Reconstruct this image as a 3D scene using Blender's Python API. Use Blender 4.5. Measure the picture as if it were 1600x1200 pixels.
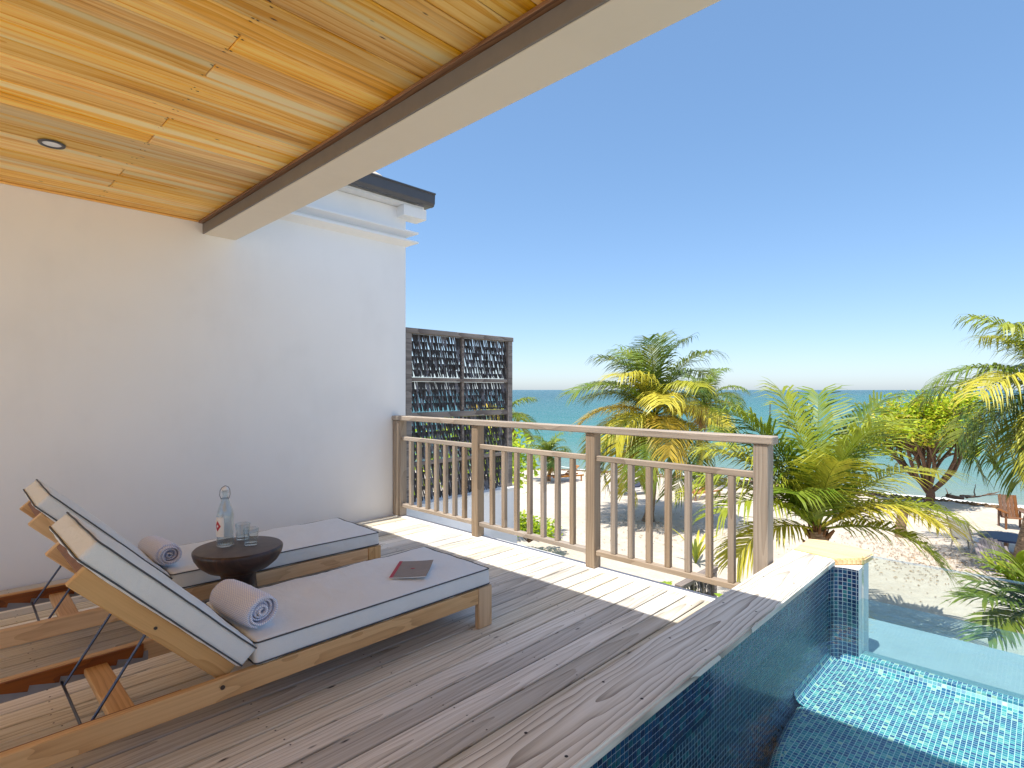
import bpy, bmesh, math, random
from mathutils import Vector, Matrix, noise as mnoise
R = math.radians
rnd = random.Random(7)
scn = bpy.context.scene
for o in list(bpy.data.objects):
    bpy.data.objects.remove(o, do_unlink=True)

# ------------------------------------------------------------------ camera
EYE = 1.4                                   # metres above the deck boards (deck top is z = 0)
AX = math.atan(835 / 869)                   # angle between the view axis and world +X (towards the sea)
cam_d = bpy.data.cameras.new('camera'); cam = bpy.data.objects.new('camera', cam_d)
scn.collection.objects.link(cam); scn.camera = cam
cam_d.sensor_width = 36; cam_d.lens = 36 * 869 / 1600
cam_d.shift_y = 9 / 1600
cam_d.clip_start = 0.05; cam_d.clip_end = 20000
cam.location = (0, 0, EYE)
cam.rotation_euler = (R(90), 0, AX - R(90))
FW = Vector((math.cos(AX), math.sin(AX), 0)); RT = Vector((math.sin(AX), -math.cos(AX), 0))

# ------------------------------------------------------------------ sky, sun, exposure
SUN_DIR = Vector((0.383, 0.02, -1.0)).normalized()      # direction the light travels
world = bpy.data.worlds.new('World'); scn.world = world; world.use_nodes = True
wn = world.node_tree.nodes; wl = world.node_tree.links
bg = wn['Background']
sky = wn.new('ShaderNodeTexSky'); sky.sky_type = 'NISHITA'; sky.sun_disc = False
to_sun = -SUN_DIR
sky.sun_elevation = math.asin(to_sun.z)
sky.sun_rotation = math.atan2(to_sun.x, to_sun.y)
sky.altitude = 0; sky.air_density = 0.65; sky.dust_density = 1.05; sky.ozone_density = 3.0
gam = wn.new('ShaderNodeGamma'); gam.inputs[1].default_value = 0.56         # evens out the whole dome alike to soften its gradient
sat = wn.new('ShaderNodeHueSaturation'); sat.inputs['Saturation'].default_value = 1.48
wl.new(sky.outputs[0], gam.inputs[0]); wl.new(gam.outputs[0], sat.inputs['Color']); wl.new(sat.outputs[0], bg.inputs[0]); bg.inputs[1].default_value = 0.14
sun_d = bpy.data.lights.new('sun', 'SUN'); sun_d.energy = 2.0; sun_d.angle = R(0.5); sun_d.color = (1, 0.95, 0.87)
sun = bpy.data.objects.new('sun', sun_d); scn.collection.objects.link(sun)
sun.rotation_euler = SUN_DIR.to_track_quat('-Z', 'Y').to_euler(); sun.location = (-4, 0, 12)
scn.view_settings.view_transform = 'Standard'; scn.view_settings.look = 'None'
scn.view_settings.exposure = 1.70; scn.view_settings.gamma = 1
scn.view_settings.use_curve_mapping = False
scn.render.engine = 'CYCLES'
scn.cycles.use_denoising = True
scn.cycles.max_bounces = 10; scn.cycles.diffuse_bounces = 6; scn.cycles.transparent_max_bounces = 24
scn.cycles.caustics_reflective = False; scn.cycles.caustics_refractive = False
scn.cycles.sample_clamp_indirect = 6

# ------------------------------------------------------------------ node helpers
class M:
    """small material builder"""
    def __init__(s, name):
        s.m = bpy.data.materials.new(name); s.m.use_nodes = True
        s.n = s.m.node_tree.nodes; s.l = s.m.node_tree.links
        s.b = s.n['Principled BSDF']; s.out = s.n['Material Output']
    def node(s, t, **kw):
        n = s.n.new('ShaderNode' + t)
        for k, v in kw.items(): setattr(n, k, v)
        return n
    def put(s, sock, v):
        if v is None: return
        if isinstance(v, bpy.types.NodeSocket): s.l.new(v, sock)
        elif isinstance(v, (tuple, list)) and len(v) == 3 and sock.type == 'RGBA': sock.default_value = (*v, 1)
        else: sock.default_value = v
    def set(s, **kw):
        for k, v in kw.items(): s.put(s.b.inputs[k.replace('_', ' ')], v)
        return s
    def coord(s, kind='Object'): return s.node('TexCoord').outputs[kind]
    def rand(s): return s.node('ObjectInfo').outputs['Random']
    def math(s, op, a, b=0.0, c=0.0, clamp=False):
        n = s.node('Math', operation=op); n.use_clamp = clamp
        s.put(n.inputs[0], a); s.put(n.inputs[1], b); s.put(n.inputs[2], c); return n.outputs[0]
    def vmath(s, op, a, b=(0, 0, 0)):
        n = s.node('VectorMath', operation=op); s.put(n.inputs[0], a)
        if op == 'SCALE': s.put(n.inputs[3], b)
        else: s.put(n.inputs[1], b)
        return n.outputs[0]
    def mapping(s, v, scale=(1, 1, 1), rot=(0, 0, 0), loc=(0, 0, 0)):
        n = s.node('Mapping'); s.put(n.inputs[0], v); n.inputs[1].default_value = loc
        n.inputs[2].default_value = rot; n.inputs[3].default_value = scale; return n.outputs[0]
    def noise(s, v, scale=5, detail=3, rough=0.5, dist=0.0):
        n = s.node('TexNoise'); s.put(n.inputs['Vector'], v); n.inputs['Scale'].default_value = scale
        n.inputs['Detail'].default_value = detail; n.inputs['Roughness'].default_value = rough
        n.inputs['Distortion'].default_value = dist; return n.outputs[0]
    def ramp(s, f, stops, interp='LINEAR'):
        n = s.node('ValToRGB'); s.put(n.inputs[0], f); e = n.color_ramp.elements; n.color_ramp.interpolation = interp
        while len(e) < len(stops): e.new(0.5)
        for i, (p, c) in enumerate(stops):
            e[i].position = p; e[i].color = (*c, 1) if len(c) == 3 else c
        return n.outputs[0]
    def mix(s, f, a, b, mode='MIX'):
        n = s.node('Mix', data_type='RGBA', blend_type=mode); s.put(n.inputs[0], f); s.put(n.inputs[6], a); s.put(n.inputs[7], b)
        return n.outputs[2]
    def bump(s, h, strength=0.3, dist=0.01):
        n = s.node('Bump'); s.put(n.inputs['Height'], h); n.inputs['Strength'].default_value = strength
        n.inputs['Distance'].default_value = dist; s.put(s.b.inputs['Normal'], n.outputs[0]); return n.outputs[0]
    def sep(s, v):
        n = s.node('SeparateXYZ'); s.put(n.inputs[0], v); return n.outputs
    def comb(s, x, y, z):
        n = s.node('CombineXYZ'); s.put(n.inputs[0], x); s.put(n.inputs[1], y); s.put(n.inputs[2], z); return n.outputs[0]

def g(*c):
    """sRGB 0-255 to linear"""
    return tuple(((v / 255 + 0.055) / 1.055) ** 2.4 if v > 10 else v / 255 / 12.92 for v in c)

def plain(name, col, rough=0.6, metal=0.0, var=0.08, scale=14, bump=0.0, bscale=60):
    m = M(name); c = m.coord()
    n = m.noise(c, scale, 4, 0.6)
    a = tuple(v * (1 - var) for v in col); b = tuple(min(1, v * (1 + var)) for v in col)
    m.set(Base_Color=m.ramp(n, [(0.3, a), (0.7, b)]), Roughness=rough, Metallic=metal)
    if bump: m.bump(m.noise(c, bscale, 4), bump, 0.004)
    return m.m

def wood(name, light, mid, dark, axis='X', rings=9.0, rough=0.7, vary=0.25, tint=None, ring_amt=0.55, fine_amt=0.45, knots=0.6, bump=0.25, tilt=0.03, dist=3.0, streak=None, wx=0.6, sat=(0.75, 0.5), broad_amt=0.7, kscale=1.0, offset=None):
    m = M(name); c = m.coord(); r = m.rand()
    rot = {'X': (0, 0, 0), 'Y': (0, 0, R(-90)), 'Z': (0, R(90), 0)}[axis]
    c = m.mapping(c, rot=rot)
    off = m.comb(m.math('MULTIPLY_ADD', m.math('FRACT', m.math('MULTIPLY', r, 37.0)), 4.0, -2.5), m.math('MULTIPLY_ADD', m.math('FRACT', m.math('MULTIPLY', r, 91.7)), 0.18, -0.09),
                 m.math('MULTIPLY_ADD', m.math('FRACT', m.math('MULTIPLY', r, 53.1)), 0.10, 0.03))
    if offset: off = offset
    p = m.vmath('ADD', c, off)
    warp = m.noise(m.mapping(p, (wx * 1.6, 5, 5)), 1.6, 2, 0.5)
    pw = m.vmath('ADD', m.mapping(p, (tilt, 1, 0.4)), m.comb(0.0, m.math('MULTIPLY_ADD', warp, 0.07, -0.035), 0.0))
    w = m.node('TexWave', wave_type='RINGS', rings_direction='Z', wave_profile='SAW')
    m.put(w.inputs['Vector'], pw)
    w.inputs['Scale'].default_value = rings; w.inputs['Distortion'].default_value = dist
    w.inputs['Detail'].default_value = 2; w.inputs['Detail Scale'].default_value = 1.2
    ring = m.math('POWER', w.outputs[1], 2.2)
    fine = m.noise(m.mapping(p, (2.0, 85, 85)), 1.0, 5, 0.65)
    broad = m.noise(m.mapping(p, (0.8, 9, 9)), 1.0, 3, 0.55)
    f = m.math('ADD', m.math('MULTIPLY', ring, ring_amt), m.math('MULTIPLY', m.math('SUBTRACT', fine, 0.38), fine_amt * 2))
    f = m.math('ADD', f, m.math('MULTIPLY', m.math('SUBTRACT', broad, 0.5), broad_amt), clamp=True)
    col = m.ramp(f, [(0.0, light), (0.42, mid), (1.0, dark)])
    if streak:
        col = m.mix(m.ramp(m.noise(m.mapping(p, (0.5, 14, 14), loc=(5, 3, 1)), 1, 2), [(0.52, (0, 0, 0)), (0.68, (1, 1, 1))]), col, streak)
    v = m.node('TexVoronoi', feature='F1'); m.put(v.inputs['Vector'], m.vmath('ADD', m.mapping(p, (2.3 * kscale, 7.5 * kscale, 7.5 * kscale)), m.vmath('SCALE', m.comb(fine, broad, 0.0), 0.06))); v.inputs['Scale'].default_value = 1
    kn = m.ramp(v.outputs['Distance'], [(0.025, (1, 1, 1)), (0.065, (0, 0, 0))])
    kn = m.math('MULTIPLY', kn, knots)
    col = m.mix(kn, col, tuple(x * 0.35 for x in dark))
    hs = m.node('HueSaturation'); m.put(hs.inputs['Color'], col)
    m.put(hs.inputs['Value'], m.math('MULTIPLY_ADD', m.math('FRACT', m.math('MULTIPLY', r, 17.3)), vary, 1 - vary / 2))
    m.put(hs.inputs['Saturation'], m.math('MULTIPLY_ADD', m.math('FRACT', m.math('MULTIPLY', r, 29.9)), sat[1], sat[0]))
    m.set(Base_Color=hs.outputs[0], Roughness=rough)
    m.bump(m.math('ADD', m.math('MULTIPLY', ring, -0.5), m.math('MULTIPLY', fine, -1.0)), bump, 0.003)
    return m.m

# ------------------------------------------------------------------ mesh helpers
C = scn.collection
class MB:
    def __init__(s): s.v = []; s.f = []; s.uv = {}; s.smooth = []; s.mi = []
    def add(s, vs, fs, smooth=False, mi=0):
        b = len(s.v); s.v += [tuple(v) for v in vs]
        for f in fs: s.f.append(tuple(b + i for i in f)); s.smooth.append(smooth); s.mi.append(mi)
        return s
    def box(s, x0, x1, y0, y1, z0, z1, mi=0):
        vs = [(x, y, z) for x in (x0, x1) for y in (y0, y1) for z in (z0, z1)]
        return s.add(vs, [(0, 1, 3, 2), (4, 6, 7, 5), (0, 4, 5, 1), (2, 3, 7, 6), (0, 2, 6, 4), (1, 5, 7, 3)], mi=mi)
    def bbox(s, x0, x1, y0, y1, z0, z1, b=0.004):
        """box with chamfered edges"""
        bm = bmesh.new(); bmesh.ops.create_cube(bm, size=1)
        for v in bm.verts:
            v.co = ((x0 + x1) / 2 + v.co.x * (x1 - x0), (y0 + y1) / 2 + v.co.y * (y1 - y0), (z0 + z1) / 2 + v.co.z * (z1 - z0))
        bmesh.ops.bevel(bm, geom=bm.edges[:], offset=b, segments=1, affect='EDGES')
        return s.frombm(bm)
    def frombm(s, bm, smooth=False):
        bm.verts.index_update()
        s.add([v.co[:] for v in bm.verts], [[v.index for v in f.verts] for f in bm.faces], smooth); bm.free(); return s
    def prism(s, poly, z0, z1):
        n = len(poly); vs = [(x, y, z0) for x, y in poly] + [(x, y, z1) for x, y in poly]
        return s.add(vs, [tuple(range(n))[::-1], tuple(range(n, 2 * n))] + [(i, (i + 1) % n, n + (i + 1) % n, n + i) for i in range(n)])
    def tube(s, pts, rad, n=8, caps=True, smooth=True):
        pts = [Vector(p) for p in pts]; k = len(pts)
        rad = rad if isinstance(rad, (list, tuple)) else [rad] * k
        rings = []; up = None
        for i, p in enumerate(pts):
            t = (pts[min(i + 1, k - 1)] - pts[max(i - 1, 0)])
            if t.length < 1e-9: t = Vector((0, 0, 1))
            t.normalize()
            if up is None: up = Vector((0, 0, 1)) if abs(t.z) < 0.9 else Vector((1, 0, 0))
            a = t.cross(up)
            if a.length < 1e-4: a = t.cross(Vector((0, 1, 0)))
            a.normalize(); b2 = a.cross(t).normalized(); up = b2
            rings.append([p + (a * math.cos(q * 2 * math.pi / n) + b2 * math.sin(q * 2 * math.pi / n)) * rad[i] for q in range(n)])
        vs = [v for r_ in rings for v in r_]; fs = []
        for i in range(k - 1):
            for q in range(n):
                fs.append((i * n + q, i * n + (q + 1) % n, (i + 1) * n + (q + 1) % n, (i + 1) * n + q))
        s.add(vs, fs, smooth)
        if caps:
            s.add(rings[0], [tuple(range(n))[::-1]]); s.add(rings[-1], [tuple(range(n))])
        return s
    def lathe(s, prof, n=48, c=(0, 0, 0), smooth=True):
        vs = []; fs = []
        for (r_, z) in prof:
            for q in range(n):
                a = q * 2 * math.pi / n; vs.append((c[0] + r_ * math.cos(a), c[1] + r_ * math.sin(a), c[2] + z))
        for i in range(len(prof) - 1):
            for q in range(n):
                fs.append((i * n + q, i * n + (q + 1) % n, (i + 1) * n + (q + 1) % n, (i + 1) * n + q))
        s.add(vs, fs, smooth)
        return s
    def build(s, name, mat, parent=None, loc=(0, 0, 0), world=False):
        me = bpy.data.meshes.new(name); me.from_pydata(s.v, [], s.f)
        for i, p in enumerate(me.polygons): p.use_smooth = s.smooth[i]; p.material_index = s.mi[i]
        for mm in (mat if isinstance(mat, (list, tuple)) else [mat]): me.materials.append(mm)
        me.validate(); me.update()
        return link(name, me, parent, loc, world)
def link(name, me, parent=None, loc=(0, 0, 0), world=False):
    o = bpy.data.objects.new(name, me); C.objects.link(o)
    o.location = loc
    if parent:
        o.parent = parent
        if world: o.location = Vector(loc) - root_of(parent)
    return o
def root_of(p):
    v = Vector((0, 0, 0))
    while p: v += p.location; p = p.parent
    return v
def thing(name, label, cat, loc=(0, 0, 0), rz=0, group=None):
    o = bpy.data.objects.new(name, None); C.objects.link(o); o.location = loc; o.rotation_euler = (0, 0, rz)
    o.empty_display_size = 0.1
    return tag(o, label, cat, group)
def tag(o, label=None, cat=None, group=None, kind=None):
    for k, v in (('label', label), ('category', cat), ('group', group), ('kind', kind)):
        if v: o[k] = v
    return o
def copy_tree(o, parent=None):
    kids = list(o.children); c = o.copy(); C.objects.link(c); c.parent = parent
    for k in kids: copy_tree(k, c)
    return c
def rbox(hx, hy, hz, r, nx=10, ny=8, nz=4, bulge=0.0, wrinkle=0.0, seed=0, flat_bottom=True):
    """soft rounded box centred at 0 as (verts, faces)"""
    def cuts(h, n):
        inner = [-(h - r) + 2 * (h - r) * i / n for i in range(n + 1)]
        e = [r * 0.35, r * 0.7, r]
        return [-(h - r) - x for x in e[::-1]] + inner + [(h - r) + x for x in e]
    X, Y, Z = cuts(hx, nx), cuts(hy, ny), cuts(hz, nz)
    idx = {}; vs = []; fs = []
    def vid(x, y, z):
        k = (round(x, 5), round(y, 5), round(z, 5))
        if k not in idx:
            q = Vector((max(-(hx - r), min(hx - r, x)), max(-(hy - r), min(hy - r, y)), max(-(hz - r), min(hz - r, z))))
            d = Vector((x, y, z)) - q
            m_ = max(abs(d.x), abs(d.y), abs(d.z))
            p = q + (d.normalized() * m_ if d.length > 1e-9 else d)
            if bulge and (z > 0 or not flat_bottom):
                w = max(0, 1 - (x / hx) ** 4) * max(0, 1 - (y / hy) ** 4)
                p.z += bulge * w * (1 if z > 0 else -1)
            if wrinkle:
                nz_ = mnoise.noise(Vector((x * 6 + seed, y * 6, z * 6))) + 0.4 * mnoise.noise(Vector((x * 25 + seed, y * 14, z * 20)))
                p += (d.normalized() if d.length > 1e-9 else Vector((0, 0, 1 if z > 0 else 0))) * nz_ * wrinkle
            idx[k] = len(vs); vs.append(p)
        return idx[k]
    def face(A, B, f, flip):
        for i in range(len(A) - 1):
            for j in range(len(B) - 1):
                q = [vid(*f(A[i], B[j])), vid(*f(A[i + 1], B[j])), vid(*f(A[i + 1], B[j + 1])), vid(*f(A[i], B[j + 1]))]
                fs.append(tuple(q[::-1] if flip else q))
    face(X, Y, lambda a, b: (a, b, Z[-1]), False); face(X, Y, lambda a, b: (a, b, Z[0]), True)
    face(X, Z, lambda a, b: (a, Y[0], b), False); face(X, Z, lambda a, b: (a, Y[-1], b), True)
    face(Y, Z, lambda a, b: (X[-1], a, b), False); face(Y, Z, lambda a, b: (X[0], a, b), True)
    return vs, fs

# ------------------------------------------------------------------ materials
m_deck = wood('weathered_deck_wood', g(232, 227, 214), g(206, 197, 179), g(84, 69, 53), 'X', rings=15, rough=0.75, vary=0.6, knots=1.0, bump=0.7, ring_amt=0.40, dist=2.2, tilt=0.035, broad_amt=0.65, sat=(0.5, 0.9), fine_amt=0.6)
m_coping = wood('weathered_coping_wood', g(234, 231, 222), g(208, 202, 190), g(88, 74, 60), 'X', rings=13, rough=0.75, vary=0.05, knots=0.6, bump=0.45, ring_amt=0.66, tilt=0.05, dist=1.3, wx=0.9, fine_amt=0.45, offset=(-2.05, -1.10, 0.0))
m_coping2 = wood('fresh_coping_wood', g(240, 218, 182), g(226, 196, 154), g(172, 132, 92), 'Y', rings=14, rough=0.7, vary=0.05, knots=0.3)
m_railx = wood('grey_brown_rail_wood', g(176, 162, 146), g(146, 131, 115), g(98, 84, 71), 'Y', rings=14, rough=0.72, vary=0.15, knots=0.3, ring_amt=0.3, dist=1.0)
m_railz = wood('grey_brown_post_wood', g(168, 152, 134), g(138, 122, 105), g(92, 78, 64), 'Z', rings=14, rough=0.72, vary=0.22, knots=0.15, ring_amt=0.28, dist=1.0)
m_teak = wood('oiled_teak', g(224, 182, 124), g(202, 156, 98), g(140, 98, 54), 'X', rings=24, rough=0.5, vary=0.14, sat=(0.82, 0.2), knots=0.0, ring_amt=0.35, bump=0.12)
m_teaky = wood('oiled_teak_cross', g(216, 172, 112), g(192, 144, 86), g(130, 88, 46), 'Y', rings=24, rough=0.5, vary=0.14, knots=0.0, ring_amt=0.35, bump=0.12)
m_teakd = wood('dark_teak', g(140, 84, 44), g(108, 60, 30), g(62, 32, 16), 'X', rings=24, rough=0.5, vary=0.1, knots=0.0, ring_amt=0.35)
m_pine = wood('varnished_pine', g(252, 212, 142), g(230, 168, 84), g(128, 70, 24), 'X', rings=7, rough=0.42, vary=0.5, knots=1.0, ring_amt=0.34, bump=0.05, streak=g(238, 216, 166), dist=3.0, tilt=0.03, broad_amt=1.15, sat=(1.02, 0.22), kscale=1.45)
m_pinedark = wood('dark_pine_trim', g(150, 104, 60), g(120, 78, 42), g(70, 42, 22), 'Y', rings=14, rough=0.5, vary=0.05, knots=0.2)
m_screen = wood('grey_screen_wood', g(150, 140, 132), g(118, 108, 102), g(78, 68, 62), 'X', rings=22, rough=0.75, vary=0.2, knots=0.2)
m_beachwood = wood('beach_furniture_wood', g(196, 140, 84), g(160, 104, 58), g(100, 60, 32), 'X', rings=20, rough=0.7, vary=0.2, knots=0.2)

def stucco(name, col, bump=0.12):
    m = M(name); c = m.coord('Object')
    n1 = m.noise(c, 1.3, 4, 0.6); n2 = m.noise(c, 90, 3, 0.6); n3 = m.noise(m.mapping(c, (1, 1, 0.35)), 9, 4, 0.6)
    f = m.math('ADD', m.math('MULTIPLY', n1, 0.7), m.math('MULTIPLY', n3, 0.3))
    m.set(Base_Color=m.ramp(f, [(0.25, tuple(v * 0.925 for v in col)), (0.5, tuple(v * 0.98 for v in col)), (0.75, col)]), Roughness=0.85)
    m.bump(m.math('ADD', m.math('MULTIPLY', n2, 0.25), m.math('MULTIPLY', n3, 1.0)), bump, 0.008)
    return m.m
m_wall = stucco('white_stucco', (0.88, 0.875, 0.865))
m_plaster = stucco('beige_plaster', (0.82, 0.73, 0.60), 0.06)
m_taupe = plain('taupe_beam_paint', g(122, 116, 110), 0.6, var=0.05)
m_whitep = plain('white_paint', (0.8, 0.79, 0.77), 0.5, var=0.04)
m_gutter = plain('charcoal_gutter_metal', g(82, 82, 86), 0.45, 0.2, var=0.05)
m_shingle = plain('pale_roof_shingle', g(196, 186, 172), 0.85, var=0.2, scale=8)
m_greystrip = plain('grey_drain_metal', g(150, 154, 160), 0.5, 0.3)

def fabric(name, col, var=0.05, scale=420, bump=0.25):
    m = M(name); c = m.coord()
    wv = m.noise(m.mapping(c, (1, 1, 1)), scale, 2, 0.5); big = m.noise(c, 7, 3, 0.5)
    f = m.math('ADD', m.math('MULTIPLY', wv, 0.6), m.math('MULTIPLY', big, 0.4))
    m.set(Base_Color=m.ramp(f, [(0.3, tuple(v * (1 - var) for v in col)), (0.7, tuple(min(1, v * (1 + var)) for v in col))]), Roughness=0.85, Sheen_Weight=0.15)
    fold = m.noise(m.mapping(c, (1.0, 0.6, 1.0), rot=(0, 0, 0.7)), 11, 4, 0.55, 1.2)
    m.bump(m.math('ADD', m.math('MULTIPLY', wv, 0.12), m.math('MULTIPLY', fold, 1.0)), 0.55, 0.012)
    return m.m
m_cush = fabric('pale_grey_canvas', g(226, 229, 228))
m_pipe = plain('dark_grey_piping', g(74, 76, 80), 0.8)
m_flap = fabric('taupe_canvas', g(206, 198, 191))
m_steel = plain('dark_steel', g(88, 92, 104), 0.32, 0.9)
m_bolt = plain('bolt_steel', g(90, 86, 84), 0.3, 0.8)
m_rack = plain('grey_ratchet_plate', g(150, 154, 164), 0.45, 0.4)
m_dot = plain('rusty_screw_and_gap_shade', g(46, 36, 30), 0.7)  # screw and nail heads; also the shade colour behind the board gaps

def towel_mat():
    m = M('lavender_towel'); c = m.coord('UV')
    s = m.sep(c)
    zig = m.math('PINGPONG', m.math('MULTIPLY', s[0], 1.0), 0.009)
    band = m.math('FRACT', m.math('MULTIPLY', m.math('ADD', s[1], zig), 95.0))
    z = m.ramp(band, [(0.0, (1, 1, 1)), (0.42, (1, 1, 1)), (0.55, (0, 0, 0)), (0.9, (0, 0, 0)), (1.0, (1, 1, 1))])
    n = m.noise(m.coord(), 500, 2)
    col = m.mix(z, g(200, 204, 232), g(246, 248, 255))
    m.set(Base_Color=col, Roughness=0.95, Sheen_Weight=0.3)
    m.bump(m.math('ADD', m.math('MULTIPLY', z, 1.0), m.math('MULTIPLY', n, 0.8)), 0.6, 0.003)
    return m.m
m_towel = towel_mat()

def table_mat():
    m = M('dark_ebonised_wood'); c = m.coord()
    n = m.noise(m.mapping(c, (3, 14, 3), rot=(0, 0, 0.5)), 3, 5, 0.6, 0.6)
    m.set(Base_Color=m.ramp(n, [(0.35, g(38, 28, 30)), (0.6, g(64, 46, 42)), (0.8, g(98, 66, 48))]), Roughness=0.3)
    m.bump(n, 0.15, 0.003); return m.m
m_table = table_mat()
m_tabletop = plain('dull_dark_tabletop', g(92, 84, 82), 0.55, var=0.15, scale=20)

def clear(name, tint, ior=1.45, rough=0.0, bump=None, gloss=1.0):
    """thin clear sheet: Fresnel mix of a tinted see-through layer and a mirror layer"""
    m = M(name); m.n.remove(m.b)
    lw = m.node('LayerWeight'); lw.inputs[0].default_value = 0.5; f0 = ((ior - 1) / (ior + 1)) ** 2
    fres = m.math('MULTIPLY_ADD', m.math('POWER', lw.outputs['Facing'], 5.0), 1 - f0, f0)
    t = m.node('BsdfTransparent'); t.inputs[0].default_value = (*tint, 1)
    gl = m.node('BsdfGlossy'); gl.inputs['Roughness'].default_value = rough; gl.inputs[0].default_value = (gloss, gloss, gloss, 1)
    if bump:
        c = m.coord('Object'); h = m.math('ADD', m.noise(c, bump[0], 3, 0.5, 0.4), m.math('MULTIPLY', m.noise(c, bump[0] * 4.3, 2), 0.25))
        b = m.node('Bump'); m.put(b.inputs['Height'], h); b.inputs['Strength'].default_value = bump[1]; b.inputs['Distance'].default_value = bump[2]
        m.put(gl.inputs['Normal'], b.outputs[0]); m.put(lw.inputs['Normal'], b.outputs[0])
    mx = m.node('MixShader'); m.put(mx.inputs[0], fres); m.l.new(t.outputs[0], mx.inputs[1]); m.l.new(gl.outputs[0], mx.inputs[2])
    m.l.new(mx.outputs[0], m.out.inputs[0]); return m.m
m_glass = clear('bottle_glass', (0.90, 0.925, 0.93), 1.6)
m_acryl = clear('acrylic_panel', (0.90, 0.955, 0.95), 1.45)
m_water = clear('pool_water', (0.68, 0.87, 0.875), 1.33, bump=(5.0, 0.35, 0.03))
m_drink = clear('drinking_water', (0.97, 0.98, 0.985), 1.2)

def mosaic(name, MOS, grout, pitch=40.0):
    m = M(name); uv = m.coord('UV')
    p = m.vmath('SCALE', uv, pitch)                       # 25 mm pitch
    cell = m.vmath('FLOOR', p); fr = m.vmath('FRACTION', p)
    wn_ = m.node('TexWhiteNoise', noise_dimensions='2D'); m.put(wn_.inputs['Vector'], cell)
    tile = m.ramp(wn_.outputs[0], MOS, 'CONSTANT')
    s = m.sep(fr)
    ex = m.math('MINIMUM', s[0], m.math('SUBTRACT', 1.0, s[0])); ey = m.math('MINIMUM', s[1], m.math('SUBTRACT', 1.0, s[1]))
    gm = m.math('GREATER_THAN', m.math('MINIMUM', ex, ey), 0.065)
    m.set(Base_Color=m.mix(gm, grout, tile), Roughness=m.math('MULTIPLY_ADD', gm, -0.5, 0.75))
    m.bump(gm, 0.4, 0.002)
    return m.m
MOS = [(0.0, g(12, 32, 68)), (0.25, g(16, 52, 92)), (0.45, g(12, 40, 78)), (0.62, g(18, 66, 98)), (0.80, g(20, 78, 92)), (0.93, g(36, 96, 108))]
MOS2 = [(0.0, g(34, 86, 130)), (0.15, g(60, 136, 156)), (0.32, g(40, 104, 146)), (0.48, g(92, 172, 174)), (0.62, g(66, 150, 160)), (0.76, g(32, 90, 138)), (0.88, g(140, 190, 180)), (0.96, g(206, 214, 186))]  # lighter copy of the wall mosaic, sunlit brightness put into the colours
m_mosaic = mosaic('navy_glass_mosaic', MOS, g(150, 162, 174))
m_mosaic2 = mosaic('sunlit_turquoise_mosaic', MOS2, g(232, 238, 232), 47.0)
def tile_mat():
    m = M('blue_glass_tile'); m.set(Base_Color=m.ramp(m.rand(), MOS, 'CONSTANT'), Roughness=0.18); return m.m
m_tile = tile_mat()
m_dktile = None
m_ledge = plain('pale_blue_water_tone', g(150, 166, 172), 0.8, var=0.06, scale=5)  # on the added ledge it paints in the refracted blue of the water
m_thatch = plain('dried_palm_thatch', g(60, 54, 50), 0.6, var=0.5, scale=40)

def leaf_mat(name, trans=0.24):
    m = M(name); oi = m.node('ObjectInfo'); n = m.noise(m.coord(), 1.8, 3, 0.6)
    col = m.mix(m.ramp(n, [(0.35, (0, 0, 0)), (0.75, (1, 1, 1))]), oi.outputs['Color'], m.mix(0.4, oi.outputs['Color'], g(196, 186, 70)))
    m.set(Base_Color=col, Roughness=0.45)
    t = m.node('BsdfTranslucent'); m.put(t.inputs[0], col)
    mx = m.node('MixShader'); mx.inputs[0].default_value = trans
    m.l.new(m.b.outputs[0], mx.inputs[1]); m.l.new(t.outputs[0], mx.inputs[2]); m.l.new(mx.outputs[0], m.out.inputs[0])
    return m.m
m_leaf = leaf_mat('palm_leaf')
m_leaf2 = leaf_mat('broad_leaf', 0.4)
def bark(name, a, b):
    m = M(name); c = m.coord(); n = m.noise(m.mapping(c, (3, 3, 14)), 3, 5, 0.7)
    m.set(Base_Color=m.ramp(n, [(0.3, a), (0.7, b)]), Roughness=0.9); m.bump(n, 0.8, 0.02); return m.m
m_palmbark = bark('palm_bark', g(92, 72, 54), g(164, 138, 110))
m_bark = bark('dark_bark', g(70, 52, 42), g(128, 98, 76))
m_palebark = bark('pale_bark', g(150, 140, 128), g(206, 196, 182))
m_fibre = bark('palm_fibre', g(84, 56, 32), g(140, 98, 58))

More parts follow.
